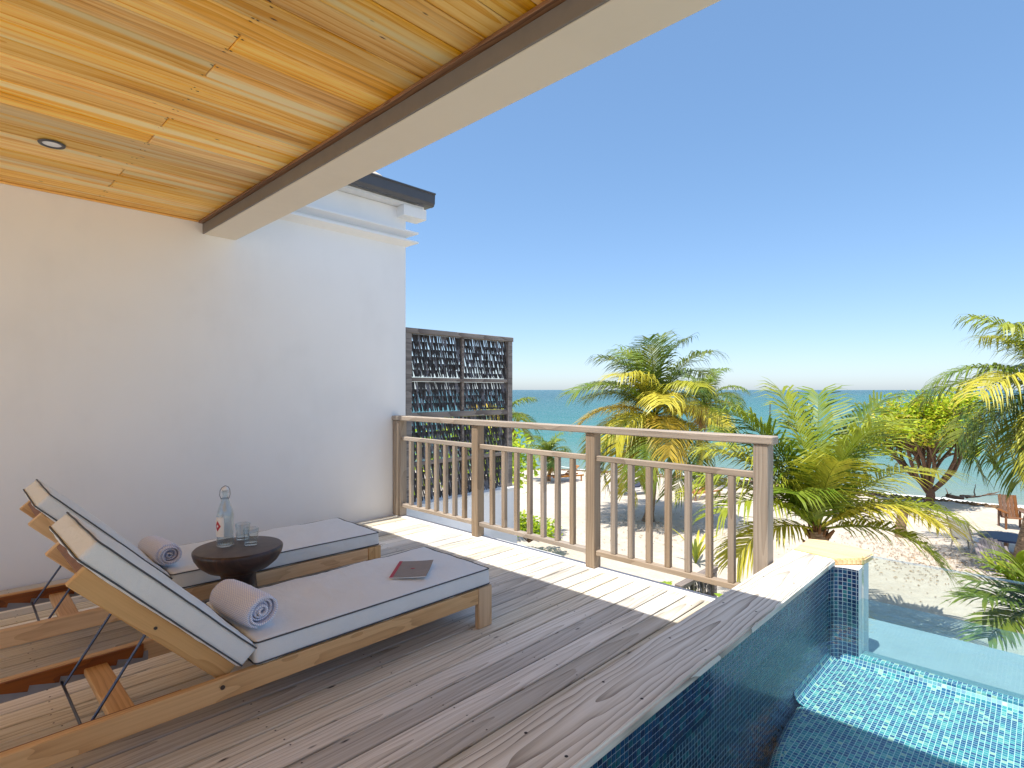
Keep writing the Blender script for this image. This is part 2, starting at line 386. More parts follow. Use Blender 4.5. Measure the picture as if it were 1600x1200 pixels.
# ------------------------------------------------------------------ sea, sand
GZ, SEA = -3.2, -3.6
def shore_x(y): return 31.7 - 0.0005 * max(0.0, y) ** 3 if y < 30 else 31.7 - 13.5 - (y - 30) * 1.3
def ground_z(x, y):
    d = shore_x(y) - x
    n = 0.05 * mnoise.noise(Vector((x * 0.35, y * 0.35, 1))) + 0.035 * mnoise.noise(Vector((x * 1.3, y * 1.3, 4)))
    if d > 3: return GZ + n
    if d > -6: return GZ + n * max(0, min(1, (d + 1) / 4)) - (3 - d) / 3 * 0.4
    return GZ - 1.2 - min(3, (-6 - d) * 0.1)
def make_ground():
    xs = [-300, -120, -50, -20, -5, 2] + [4 + i * 0.35 for i in range(86)] + [36, 40, 60]
    ys = [-300, -120, -60, -30, -15, -8] + [-6 + i * 0.35 for i in range(90)] + [28, 32, 40, 60, 120, 300]
    vs = [(x, y, ground_z(x, y)) for x in xs for y in ys]; n = len(ys)
    fs = [(i * n + j, (i + 1) * n + j, (i + 1) * n + j + 1, i * n + j + 1) for i in range(len(xs) - 1) for j in range(n - 1)]
    m = M('beach_sand'); c = m.coord()
    n1 = m.noise(c, 0.5, 4, 0.6); n2 = m.noise(c, 5, 5, 0.7); n3 = m.noise(c, 120, 3, 0.6)
    col = m.ramp(m.math('ADD', m.math('MULTIPLY', n1, 0.5), m.math('MULTIPLY', n2, 0.5)), [(0.3, (0.52, 0.44, 0.35)), (0.5, (0.61, 0.535, 0.44)), (0.7, (0.68, 0.61, 0.52))])
    zz = m.sep(c)[2]
    wet = m.ramp(zz, [(0.0, (1, 1, 1)), (1.0, (0, 0, 0))])
    wetf = m.math('SUBTRACT', 1.0, m.math('MULTIPLY', m.math('ADD', zz, 3.75), 3.2), clamp=True)
    col = m.mix(m.math('MULTIPLY', wetf, 0.6), col, (0.26, 0.21, 0.15))
    m.set(Base_Color=col, Roughness=0.9)
    fp = m.node('TexVoronoi', feature='SMOOTH_F1'); m.put(fp.inputs['Vector'], c); fp.inputs['Scale'].default_value = 2.6
    m.bump(m.math('ADD', m.math('ADD', m.math('MULTIPLY', n2, 0.8), m.math('MULTIPLY', fp.outputs['Distance'], 0.9)), m.math('MULTIPLY', n3, 0.12)), 0.75, 0.13)
    o = MB().add(vs, fs, True).build('ground', m.m); tag(o, kind='structure')
make_ground()
def make_sea():
    m = M('tropical_sea'); c = m.coord(); s = m.sep(c)
    yp = m.math('MAXIMUM', s[1], 0.0)
    d = m.math('ADD', m.math('SUBTRACT', s[0], 31.7), m.math('MULTIPLY', m.math('POWER', yp, 3.0), 0.0005))   # metres out from the shoreline
    big = m.noise(m.mapping(c, (0.02, 0.008, 1)), 1.0, 4, 0.6)
    dd = m.math('ADD', m.math('LOGARITHM', m.math('MAXIMUM', d, 1.0), 10.0), m.math('MULTIPLY_ADD', big, 0.9, -0.45))
    col = m.ramp(m.math('DIVIDE', dd, 4.0), [(0.0, (0.21, 0.26, 0.21)), (0.22, (0.125, 0.23, 0.195)), (0.38, (0.045, 0.185, 0.16)), (0.58, (0.014, 0.135, 0.125)), (1.0, (0.006, 0.080, 0.086))])
    fn = m.noise(m.mapping(c, (1.0, 0.35, 1)), 1.4, 4, 0.7)
    foam = m.math('LESS_THAN', d, m.math('MULTIPLY_ADD', fn, 3.2, -0.9))
    foam2 = m.math('MULTIPLY', m.math('GREATER_THAN', m.noise(m.mapping(c, (0.5, 0.09, 1)), 1.0, 4, 0.65), 0.67), m.math('LESS_THAN', d, 9.0))
    fo = m.math('MAXIMUM', foam, m.math('MULTIPLY', foam2, 0.8))
    m.set(Base_Color=m.mix(fo, col, (0.78, 0.78, 0.76)), Roughness=m.math('MULTIPLY_ADD', fo, 0.5, 0.22), IOR=1.33, Specular_IOR_Level=0.2)
    w1 = m.noise(m.mapping(c, (1.0, 0.3, 1)), 0.9, 5, 0.65); w2 = m.noise(m.mapping(c, (0.2, 0.05, 1)), 1.0, 3, 0.6)
    m.bump(m.math('ADD', w1, m.math('MULTIPLY', w2, 2.0)), 0.8, 0.6)
    xs = [4, 10, 16, 20, 24, 28, 32, 40, 60, 120, 400, 2000, 14000]; ys = [-14000, -2000, -400, -100, -30, 0, 10, 20, 30, 60, 140, 500, 2500, 14000]
    vs = [(x, y, SEA) for x in xs for y in ys]; n = len(ys)
    fs = [(i * n + j, (i + 1) * n + j, (i + 1) * n + j + 1, i * n + j + 1) for i in range(len(xs) - 1) for j in range(n - 1)]
    o = MB().add(vs, fs).build('sea', m.m); tag(o, kind='structure')
make_sea()

# ------------------------------------------------------------------ the wing with the tall white wall
WY, WX = 5.28, 3.74
wing = thing('white_villa_wing', 'tall white stucco villa wing with stepped cornice and charcoal gutter', 'building', (WX, WY, -3.2))
MB().box(-4.2, WX, WY, 8.6, -3.2, 3.46).build('wall', m_wall, wing, world=True)
def flare(z0, z1, z2, z3, out):
    b = MB(); a, o_ = (WX, WY), (WX + out, WY - out)
    def ring(p, z): return [(-4.2, p[1], z), (p[0], p[1], z), (p[0], 8.6, z), (-4.2, 8.6, z)]
    q = (WX + 0.002, WY - 0.002); vs = ring(q, z0) + ring(o_, z1) + ring(o_, z2) + ring((WX + out * 0.25, WY - out * 0.25), z3)
    fs = []
    for k in range(3):
        for i in range(4): fs.append((k * 4 + i, k * 4 + (i + 1) % 4, k * 4 + 4 + (i + 1) % 4, k * 4 + 4 + i))
    fs += [(3, 2, 1, 0), (12, 13, 14, 15)]
    return b.add(vs, fs)
flare(3.03, 3.072, 3.09, 3.105, 0.105).build('cornice_moulding', m_wall, wing, world=True)
flare(3.14, 3.178, 3.196, 3.212, 0.105).build('cornice_moulding', m_wall, wing, world=True)
MB().bbox(3.62, 3.93, 5.14, 5.34, 3.345, 3.462, 0.003).build('soffit_block', m_wall, wing, world=True)
MB().box(-4.2, 3.90, 5.15, 8.7, 3.464, 3.49).build('soffit', m_whitep, wing, world=True)
gt = MB()
prof = [(5.115, 3.494), (5.075, 3.50), (5.055, 3.53), (5.05, 3.625), (5.035, 3.632), (5.035, 3.645), (5.062, 3.645), (5.065, 3.52), (5.115, 3.51)]
xs = (-4.2, 3.985)
n = len(prof)
gt.add([(x, y, z) for x in xs for y, z in prof], [(i, (i + 1) % n, n + (i + 1) % n, n + i) for i in range(n)] + [tuple(range(n))[::-1], tuple(range(n, 2 * n))])
gt.box(3.9, 3.984, 5.116, 8.7, 3.5, 3.64)
gt.build('gutter', m_gutter, wing, world=True)
# hipped shingle roof, courses built one above the other
roof = MB()
ang = math.tan(R(43))
roof_o = None
def course(k):
    b = MB(); s0, s1 = k * 0.16, k * 0.16 + 0.18
    def ln(s, lift): return (5.13 + s, 3.52 + s * ang + lift, 3.86 - s)
    y0, z0, x0 = ln(s0, 0.018); y1, z1, x1 = ln(s1, 0.004)
    vs = [(-4.2, y0, z0), (x0, y0, z0), (x1, y1, z1), (-4.2, y1, z1), (-4.2, y0, z0 - 0.015), (x0, y0, z0 - 0.015), (x0, 8.7, z0), (x1, 8.7, z1), (x0, 8.7, z0 - 0.015)]
    return b.add(vs, [(0, 1, 2, 3), (4, 5, 1, 0), (1, 6, 7, 2), (5, 8, 6, 1)])
for k in range(14):
    o = course(k).build('shingle_course', m_shingle, wing, world=True)

# lower parapet and ledge of the terrace next door
pw = thing('white_parapet_wall', 'low white parapet under the tall thatch screen', 'wall', (4.7, 5.45, -3.2))
MB().box(WX + 0.004, 5.62, 5.30, 5.62, -3.2, 0.02).build('wall', m_wall, pw, world=True)
MB().bbox(WX + 0.005, 5.64, 5.285, 5.64, 0.022, 0.06, 0.004).build('coping', m_whitep, pw, world=True)
lg = thing('white_roof_ledge', 'flat white roof ledge just below the deck railing', 'ledge', (4.4, 4.7, -3.2))
MB().bbox(3.80, 5.05, 4.05, 5.298, -0.62, -0.52, 0.006).build('slab', m_whitep, lg, world=True)
MB().box(4.7, 5.0, 4.5, 5.2, -3.2, -0.62).build('pier', m_wall, lg, world=True)

# ------------------------------------------------------------------ terrace roof: ceiling boards, beam, downlight
CZ = 2.86
roofo = thing('terrace_roof', 'covered terrace roof with pine ceiling boards and plastered edge beam', 'roof', (0, 2, CZ))
MB().box(-4.2, 1.86, -3.6, WY - 0.004, CZ + 0.03, CZ + 0.30).build('roof_slab', m_dot, roofo, world=True)  # dark colour paints shade into the seams between the ceiling boards
MB().bbox(1.632, 1.896, -3.6, WY - 0.002, 2.750, 3.14, 0.004).build('edge_beam', m_plaster, roofo, world=True)
MB().bbox(1.618, 1.630, -3.6, WY - 0.003, 2.752, 2.838, 0.002).build('beam_facing', m_taupe, roofo, world=True)
MB().bbox(1.585, 1.6285, -3.6, WY - 0.003, 2.8395, 2.8585, 0.003).build('ceiling_trim', m_pinedark, roofo, world=True)
MB().bbox(-4.2, 1.584, WY - 0.022, WY - 0.003, CZ - 0.016, CZ - 0.0015, 0.003).build('ceiling_trim', m_pine, roofo, world=True)
PW = 0.1435
def plank_mesh(name, x0, x1, w, t, mat, b=0.004):
    mb = MB().bbox(x0, x1, -w / 2, w / 2, 0, t, b); me = bpy.data.meshes.new(name)
    me.from_pydata(mb.v, [], mb.f); me.materials.append(mat); me.update(); return me
mesh_full = plank_mesh('ceiling_plank', -4.2, 1.625, PW - 0.0045, 0.022, m_pine)
mesh_a = plank_mesh('ceiling_plank', -4.2, 0.8785, PW - 0.0045, 0.022, m_pine)
mesh_b = plank_mesh('ceiling_plank', 0.8815, 1.625, PW - 0.0045, 0.022, m_pine)
nails = MB()
y = WY - 0.006 - PW / 2; k = 0
while y > 0.95:
    lift = rnd.uniform(0, 0.0025)
    for me in ([mesh_full] if k % 7 not in (3, 5) else [mesh_a, mesh_b]):
        link('ceiling_plank', me, roofo, (0, y, CZ + lift), world=True)
    for xx in (0.868, 0.892) if k % 2 else (0.872,):
        for yy in (y - 0.058, y + 0.058):
            if rnd.random() < 0.8:
                a = [(xx + rnd.uniform(-.008, .008) + 0.0042 * math.cos(q), yy + 0.0042 * math.sin(q), CZ - 0.0008) for q in [i * math.pi / 3 for i in range(6)]]
                nails.add(a, [tuple(range(6))])
    y -= PW; k += 1
MB().box(-4.2, 1.625, -3.6, y + PW / 2 - 0.002, CZ, CZ + 0.022).build('ceiling_lining', m_pine, roofo, world=True)
o = nails.build('nail_heads', m_dot, roofo, world=True); o['kind'] = 'stuff'
dl = thing('recessed_downlight', 'small round ceiling downlight with dark rim', 'light', (0.487, 4.25, CZ - 0.002))
MB().lathe([(0.046, 0.001), (0.046, -0.006), (0.062, -0.008), (0.066, -0.001)], 40).build('rim', m_gutter, dl)
m_diff = plain('opal_lens', (0.85, 0.86, 0.88), 0.25, var=0.02)
ln = MB().lathe([(0.0, -0.004), (0.03, -0.0035), (0.0459, -0.002)], 40).build('lens', m_diff, dl)

# ------------------------------------------------------------------ deck
DX1 = 3.555
deck = thing('timber_deck', None, None, (0, 3, 0)); deck['kind'] = 'structure'; deck.name = 'deck'
DW = 0.1345
me_d = plank_mesh('deck_plank', -1.2, DX1, DW - 0.0115, 0.032, m_deck, 0.004)
y = WY - 0.012 - DW / 2; k = 0
screws = MB()
while y > 1.23:
    o = link('deck_plank', me_d, deck, (0, y, -0.032 - rnd.uniform(0, 0.0025)), world=True)
    for xx in (0.36, 0.97, 1.58, 2.19, 2.80, 3.41):
        for yy in (y - 0.042, y + 0.042):
            if rnd.random() < 0.85:
                a = [(xx + 0.012 * math.sin(k * 2.3) + 0.0042 * math.cos(q), yy + 0.0042 * math.sin(q), 0.0007) for q in [i * math.pi / 3 for i in range(6)]]
                screws.add(a, [tuple(range(6))[::-1]] if False else [tuple(range(6))])
    y -= DW; k += 1
o = screws.build('screw_heads', m_dot, deck, world=True); o['kind'] = 'stuff'
MB().box(-1.2, DX1, 1.18, WY - 0.003, -0.30, -0.09).build('joists', m_dot, deck, world=True)  # one solid block, coloured dark to paint shade into the plank gaps
MB().bbox(DX1 + 0.003, 3.655, 1.225, WY + 0.02, -0.34, 0.006, 0.004).build('edge_board', m_whitep, deck, world=True)
MB().bbox(3.657, 3.735, 1.225, WY + 0.02, -0.12, -0.035, 0.004).build('drip_channel', m_greystrip, deck, world=True)
MB().box(3.30, 3.60, 1.3, WY, -3.3, -0.35).build('lower_wall', m_wall, deck, world=True)

# ------------------------------------------------------------------ railing
RX = 3.605
rail = thing('deck_railing', 'weathered wooden balustrade along the seaward deck edge', 'railing', (RX, 3.2, 0))
MB().bbox(RX - 0.058, RX + 0.052, 1.205, WY - 0.004, 1.062, 1.112, 0.006).build('handrail', m_railx, rail, world=True)
def bx(name, x0, x1, y0, y1, z0, z1, mat, b=0.004):
    """mesh centred on its own origin so the grain varies from piece to piece"""
    c = Vector(((x0 + x1) / 2, (y0 + y1) / 2, (z0 + z1) / 2))
    return MB().bbox(x0 - c.x, x1 - c.x, y0 - c.y, y1 - c.y, z0 - c.z, z1 - c.z, b), c
posts = [(5.13, 5.272, 0.045), (3.875, 3.96, 0.045), (2.535, 2.62, 0.045), (1.235, 1.325, 0.05)]
for y0, y1, h in posts:
    mb, c = bx('post', RX - h, RX + h, y0, y1, 0.008, 1.060, m_railz)
    mb.build('post', m_railz, rail, c, world=True)
spans = [(3.962, 5.128, 7), (2.622, 3.873, 7), (1.327, 2.533, 7)]
me_bal = None
for y0, y1, nb in spans:
    mb, c = bx('r', RX - 0.022, RX + 0.022, y0, y1, 0.842, 0.884, m_railx); mb.build('middle_rail', m_railx, rail, c, world=True)
    mb, c = bx('r', RX - 0.030, RX + 0.030, y0, y1, 0.108, 0.146, m_railx); mb.build('bottom_rail', m_railx, rail, c, world=True)
    for i in range(nb):
        yy = y0 + (y1 - y0) * (i + 1) / (nb + 1)
        if me_bal is None:
            mb, c = bx('b', -0.0205, 0.0205, -0.0205, 0.0205, -0.3475, 0.3475, m_railz, 0.003)
            o = mb.build('baluster', m_railz, rail, (RX, yy, 0.494), world=True); me_bal = o.data
        else: link('baluster', me_bal, rail, (RX, yy, 0.494), world=True)

# ------------------------------------------------------------------ plunge pool
PY, PX, CT, WZ = 0.985, 3.95, 0.33, 0.10
pool = thing('plunge_pool', 'raised plunge pool lined with blue mosaic behind a timber coping', 'pool', (2, -0.5, -1.0))
def uvquads(quads, name, mat, parent):
    """quads: list of (4 corners, 4 uvs in metres)"""
    vs = []; fs = []; uvs = []
    for q, u in quads:
        b = len(vs); vs += q; fs.append((b, b + 1, b + 2, b + 3)); uvs += u
    me = bpy.data.meshes.new(name); me.from_pydata([tuple(v) for v in vs], [], fs)
    lay = me.uv_layers.new(name='UVMap')
    for i, l in enumerate(me.loops): lay.data[i].uv = uvs[l.vertex_index]
    me.materials.append(mat); me.update()
    o = link(name, me, parent, world=True); return o
FZ = -0.95
TZ = CT - 0.045       # top of the tiling under the coping
wq = [([(-1.5, PY, FZ), (3.86, PY, FZ), (3.86, PY, TZ), (-1.5, PY, TZ)], [(-1.5, FZ), (3.86, FZ), (3.86, TZ), (-1.5, TZ)])]
# rounded inner corner, then the short pillar face
pts = [(3.86 + 0.09 * math.sin(a), PY - 0.09 + 0.09 * math.cos(a)) for a in [i * math.pi / 2 / 6 for i in range(7)]]
pts += [(PX, 0.835)]
u = 3.86
for (x0, y0), (x1, y1) in zip(pts, pts[1:]):
    L = math.hypot(x1 - x0, y1 - y0)
    wq.append(([(x0, y0, FZ), (x1, y1, FZ), (x1, y1, TZ), (x0, y0, TZ)], [(u, FZ), (u + L, FZ), (u + L, TZ), (u, TZ)])); u += L
tw = uvquads(wq, 'tile_wall', m_mosaic, pool)
# solid core behind the tiles
core = MB().prism([(-1.5, PY + 0.004), (3.875, PY + 0.004), (3.93, 0.975), (3.957, 0.90), (3.957, 0.835), (4.22, 0.835), (4.30, 1.205), (-1.5, 1.205)], -1.0, CT - 0.042)
core.build('wall_core', m_wall, pool, world=True)
# near tiles as pieces of their own
mbt = MB().bbox(-0.0108, 0.0108, -0.0020, 0.0020, -0.0108, 0.0108, 0.0012); me_t = bpy.data.meshes.new('tile')
me_t.from_pydata(mbt.v, [], mbt.f); me_t.materials.append(m_tile); me_t.update()
for i in range(51, 51 + 37):
    for j in range(3, 11):
        o = link('tile', me_t, tw, ((i + 0.5) * 0.025, PY - 0.0002, (j + 0.5) * 0.025), world=True)
# floor
uvquads([([(-1.5, -3.2, FZ), (4.0, -3.2, FZ), (4.0, PY, FZ), (-1.5, PY, FZ)], [(-1.5, -3.2), (4.0, -3.2), (4.0, PY), (-1.5, PY)])], 'pool_floor', m_mosaic, pool)
# submerged bench with a rounded corner and nosing
BZ, GB = -0.292, -0.250
def bench():
    path = [(2.0, -3.2), (2.0, 0.20), (2.03, 0.42), (2.10, 0.60), (2.21, 0.74), (2.35, 0.835), (2.53, 0.900), (2.76, 0.945), (3.02, 0.972), (3.30, 0.984), (PX, 0.984)]
    quads = []; rr = 0.06; nrm = []
    for i, p in enumerate(path):
        a = Vector(path[max(0, i - 1)]); b = Vector(path[min(len(path) - 1, i + 1)]); t = (b - a).normalized()
        nrm.append(Vector((-t.y, t.x)))
    prof = [(0.0, FZ), (0.0, BZ - rr)] + [(rr * (1 - math.cos(a)), BZ - rr + rr * math.sin(a)) for a in [k * math.pi / 2 / 5 for k in range(1, 6)]]
    acc = [0]
    for i in range(len(path) - 1): acc.append(acc[-1] + (Vector(path[i + 1]) - Vector(path[i])).length)
    pl = [0]
    for k in range(len(prof) - 1): pl.append(pl[-1] + math.hypot(prof[k + 1][0] - prof[k][0], prof[k + 1][1] - prof[k][1]))
    def P(i, k):
        q = Vector(path[i]) - nrm[i] * prof[k][0]; return (q.x, q.y, prof[k][1])
    nn = len(path) - 2
    for i in range(nn):
        for k in range(len(prof) - 1):
            quads.append(([P(i, k), P(i + 1, k), P(i + 1, k + 1), P(i, k + 1)], [(acc[i], pl[k]), (acc[i + 1], pl[k]), (acc[i + 1], pl[k + 1]), (acc[i], pl[k + 1])]))
    edge = [P(i, len(prof) - 1) for i in range(nn + 1)]
    XE = 3.87
    for a, b in zip(edge, edge[1:]):
        q = [a, (XE, a[1], BZ), (XE, b[1], BZ), b]
        quads.append((q, [(v[0], v[1]) for v in q]))
    # cove along the tall wall
    ye = edge[-1][1]; cw = [(ye + 0.06 * math.sin(a), BZ + 0.06 - 0.06 * math.cos(a)) for a in [k * math.pi / 2 / 5 for k in range(6)]]
    sl = ye
    for (y0, z0), (y1, z1) in zip(cw, cw[1:]):
        L = math.hypot(y1 - y0, z1 - z0); q = [(3.22, y0, z0), (PX, y0, z0), (PX, y1, z1), (3.22, y1, z1)]
        quads.append((q, [(v[0], sl + (L if n_ > 1 else 0)) for n_, v in enumerate(q)])); sl += L
    # cove up to the foot of the glass
    cv = [(XE + 0.08 * math.sin(a), BZ + 0.045 * (1 - math.cos(a))) for a in [k * math.pi / 2 / 5 for k in range(6)]] + [(4.02, GB)]
    sl = XE
    for (x0, z0), (x1, z1) in zip(cv, cv[1:]):
        L = math.hypot(x1 - x0, z1 - z0)
        q = [(x0, -3.2, z0), (x1, -3.2, z1), (x1, 0.93, z1), (x0, 0.93, z0)]
        quads.append((q, [(sl, -3.2), (sl + L, -3.2), (sl + L, 0.93), (sl, 0.93)])); sl += L
    uvquads(quads, 'bench', m_mosaic2, pool)
bench()
MB().box(3.96, 4.10, -3.2, 0.834, -1.0, GB - 0.006).build('glass_kerb', m_ledge, pool, world=True)
gp = MB().bbox(4.02, 4.075, -3.2, 0.832, GB + 0.002, 0.362, 0.004).build('glass_panel', m_acryl, pool, world=True)
# coping
def board(poly, z0, z1, name, mat, b=0.006):
    bm = bmesh.new(); lo = [bm.verts.new((x, y, z0)) for x, y in poly]; hi = [bm.verts.new((x, y, z1)) for x, y in poly]; n = len(poly)
    bm.faces.new(lo[::-1]); bm.faces.new(hi)
    for i in range(n): bm.faces.new((lo[i], lo[(i + 1) % n], hi[(i + 1) % n], hi[i]))
    bmesh.ops.recalc_face_normals(bm, faces=bm.faces[:])
    bmesh.ops.bevel(bm, geom=bm.edges[:], offset=b, segments=2, affect='EDGES')
    return MB().frombm(bm).build(name, mat, pool, world=True)
board([(-1.5, 0.960), (3.945, 0.960), (3.995, 1.228), (-1.5, 1.228)], CT - 0.040, CT, 'coping_board', m_coping, 0.008)
board([(3.949, 0.962), (4.085, 0.828), (4.245, 0.812), (4.325, 0.835), (4.40, 1.13), (4.36, 1.235), (3.999, 1.229)], CT - 0.040, CT + 0.001, 'coping_end_board', m_coping2, 0.008)
o = MB()
for xx in (0.9, 1.28, 1.7, 2.2, 2.75, 3.3):
    for yy in (1.01, 1.17):
        o.add([(xx + 0.006 * math.cos(q), yy + 0.006 * math.sin(q), CT + 0.0006) for q in [i * math.pi / 4 for i in range(8)]], [tuple(range(8))])
oo = o.build('screw_heads', m_dot, pool, world=True); oo['kind'] = 'stuff'
MB().box(4.076, 5.0, -3.2, 1.1, -3.2, -0.36).build('pale_blue_backing', m_ledge, pool, world=True)  # added ledge whose pale blue stands in for light refracted through the water
wt = MB(); nx, ny = 60, 50
vs = [(-1.5 + (4.018 + 1.5) * i / nx, -3.2 + (0.832 + 3.2) * j / ny, WZ) for i in range(nx + 1) for j in range(ny + 1)]
wt.add(vs, [(i * (ny + 1) + j, (i + 1) * (ny + 1) + j, (i + 1) * (ny + 1) + j + 1, i * (ny + 1) + j + 1) for i in range(nx) for j in range(ny)], True)
wt.add([(-1.5, 0.832, WZ), (PX - 0.0, 0.832, WZ), (PX - 0.0, 0.895, WZ), (3.86, PY, WZ), (-1.5, PY, WZ)], [(0, 1, 2, 3, 4)])
o = wt.build('water', m_water); tag(o, kind='structure')

# ------------------------------------------------------------------ sun loungers
def make_lounger():
    t = thing('sun_lounger', 'teak sun lounger nearest the pool with booklet and rolled towel on it', 'sun lounger', (0.05, 2.385, 0), 0, 'teak sun loungers on the deck')
    W = 0.655; L = 2.26; RZ0, RZ1 = 0.150, 0.237
    def part(name, x0, x1, y0, y1, z0, z1, mat, b=0.004, parent=None):
        mb, c = bx(name, x0, x1, y0, y1, z0, z1, mat, b); return mb.build(name, mat, parent or t, c)
    m_leg = wood('oiled_teak_upright', g(218, 180, 128), g(196, 154, 102), g(136, 98, 58), 'Z', rings=24, rough=0.5, vary=0.1, knots=0, ring_amt=0.35, bump=0.12)
    for y0 in (0.0, W - 0.036):
        rl = part('side_rail', 0.0, L - 0.108, y0, y0 + 0.036, RZ0, RZ1, m_teak)
        for x0, x1 in ((L - 0.106, L), (0.02, 0.126)):
            if x0 > 1: part('leg', x0, x1, y0 - 0.001, y0 + 0.037, 0.002, RZ1 + 0.001, m_leg)
            else: part('leg', x0, x1, y0 + 0.002, y0 + 0.034, 0.002, RZ0 - 0.001, m_leg)
    part('end_rail', L - 0.07, L - 0.035, 0.038, W - 0.038, RZ0, RZ1 - 0.002, m_teaky)
    part('cross_slat', 0.40, 0.485, 0.037, W - 0.037, 0.168, 0.196, m_teaky)
    for i in range(9):
        x0 = 0.95 + i * 0.135; part('seat_slat', x0, x0 + 0.09, 0.038, W - 0.038, 0.205, 0.226, m_teaky)
    # ratchets: toothed strip on each rail's inner side over a grey plate
    for yy, th in ((0.0365, 0.012), (W - 0.0485, 0.012)):
        teeth = [(0.02, 0.232), (0.62, 0.232), (0.62, 0.196)]
        x = 0.62
        while x > 0.1:
            teeth += [(x - 0.004, 0.170), (x - 0.098, 0.194)]
            x -= 0.10
        teeth += [(0.02, 0.196)]
        n = len(teeth)
        mb = MB().add([(x, yy, z) for x, z in teeth] + [(x, yy + th, z) for x, z in teeth],
                      [tuple(range(n)), tuple(range(n, 2 * n))[::-1]] + [(i, n + i, n + (i + 1) % n, (i + 1) % n) for i in range(n)])
        mb.build('ratchet', m_teakd, t)
        ypl = yy if yy < 0.3 else yy + th - 0.004
        part('ratchet_plate', 0.02, 0.64, ypl + 0.001, ypl + 0.003, 0.151, 0.194, m_rack, 0.0005)
    # backrest: local frame along s (up the back) and p (out of the back)
    A = R(46); hx, hz = 0.785, 0.236
    def sp(s, p, y): return (hx - s * math.cos(A) + p * math.sin(A), y, hz + s * math.sin(A) + p * math.cos(A))
    def slab(name, s0, s1, p0, p1, y0, y1, mat, parent=None, b=0.004):
        bm = bmesh.new(); bmesh.ops.create_cube(bm, size=1)
        for v in bm.verts: v.co = ((v.co.x) * (s1 - s0), v.co.y * (y1 - y0), v.co.z * (p1 - p0))
        bmesh.ops.bevel(bm, geom=bm.edges[:], offset=b, segments=1, affect='EDGES')
        o = MB().frombm(bm).build(name, mat, parent or t, sp((s0 + s1) / 2, (p0 + p1) / 2, (y0 + y1) / 2))
        o.rotation_euler = (0, A, 0); return o
    br = slab('backrest_rail', -0.02, 0.71, -0.035, 0.04, 0.055, 0.088, m_teak)
    br2 = slab('backrest_rail', -0.02, 0.71, -0.035, 0.04, W - 0.088, W - 0.055, m_teak)
    for s0 in (0.03, 0.15, 0.27, 0.39, 0.51): slab('backrest_slat', s0, s0 + 0.075, 0.012, 0.034, 0.0885, W - 0.0885, m_teaky)
    slab('top_slat', 0.62, 0.705, 0.008, 0.036, 0.0885, W - 0.0885, m_teakd)
    # steel prop: two rods and a cross bar
    a0, a1 = sp(0.36, -0.012, 0.10), sp(0.36, -0.012, W - 0.10)
    b0, b1 = (0.325, 0.10, 0.170), (0.325, W - 0.10, 0.170)
    MB().tube([a0, b0], 0.0055, 8).build('prop_rod', m_steel, t); MB().tube([a1, b1], 0.0055, 8).build('prop_rod', m_steel, t)
    MB().tube([(0.325, 0.052, 0.170), (0.325, W - 0.052, 0.170)], 0.0055, 8).build('prop_bar', m_steel, t)
    for q in ((0.755, -0.002, 0.205), ):
        MB().tube([(q[0], 0.001, q[2]), (q[0], -0.004, q[2])], 0.009, 12).build('bolt', m_bolt, t)
    p = sp(0.36, 0.0, 0.055); MB().tube([p, (p[0], p[1] - 0.004, p[2])], 0.006, 12).build('bolt', m_bolt, t)
    # cushions
    def cushion(name, hx_, hy_, hz_, loc, roty, seed, bulge):
        vs, fs = rbox(hx_, hy_, hz_, 0.018, 44, 22, 4, bulge, 0.0065, seed)
        o = MB().add(vs, fs, True).build(name, m_cush, t, loc); o.rotation_euler = (0, roty, 0)
        for zz in (hz_ - 0.006, -hz_ + 0.010):
            e = 0.0035; rr = 0.02; loop = []
            for cx, cy, a0_ in ((hx_ - rr, hy_ - rr, 0), (-hx_ + rr, hy_ - rr, 90), (-hx_ + rr, -hy_ + rr, 180), (hx_ - rr, -hy_ + rr, 270)):
                for k in range(5):
                    a_ = R(a0_ + 90 * k / 4); loop.append((cx + (rr + 0.0005) * math.cos(a_), cy + (rr + 0.0005) * math.sin(a_), zz))
            # subdivide long sides
            fine = []
            for i in range(len(loop)):
                p0, p1 = Vector(loop[i]), Vector(loop[(i + 1) % len(loop)]); nseg = max(1, int((p1 - p0).length / 0.035))
                for q in range(nseg):
                    pp = p0.lerp(p1, q / nseg); nz_ = mnoise.noise(Vector((pp.x * 6 + seed, pp.y * 6, pp.z * 6))) + 0.4 * mnoise.noise(Vector((pp.x * 25 + seed, pp.y * 14, pp.z * 20)))
                    rad_ = Vector((pp.x / hx_, pp.y / hy_, 0)); rad_ = Vector((math.copysign(1, pp.x) if abs(rad_.x) > abs(rad_.y) else 0, math.copysign(1, pp.y) if abs(rad_.y) >= abs(rad_.x) else 0, 0))
                    pp = pp + rad_ * (nz_ * 0.0065 + 0.0008); fine.append((pp.x, pp.y, pp.z + nz_ * 0.003))
            fine.append(fine[0])
            MB().tube(fine, e, 6, caps=False).build('piping', m_pipe, o)
        return o
    cushion('seat_cushion', 0.683, 0.322, 0.052, (0.885 + 0.683, W / 2, 0.2385 + 0.052), 0, 3.1, 0.006)
    bc_s0, bc_s1 = -0.02, 0.765
    cb = cushion('back_cushion', (bc_s1 - bc_s0) / 2, 0.322, 0.047, sp((bc_s0 + bc_s1) / 2, 0.041 + 0.047, W / 2), A, 8.7, 0.012)
    return t
lounger = make_lounger()
l2 = copy_tree(lounger); l2.location = (0.06, 3.63, 0); l2.rotation_euler = (0, 0, R(-1.1))
l2['label'] = 'teak sun lounger nearest the white wall, behind the round side table'

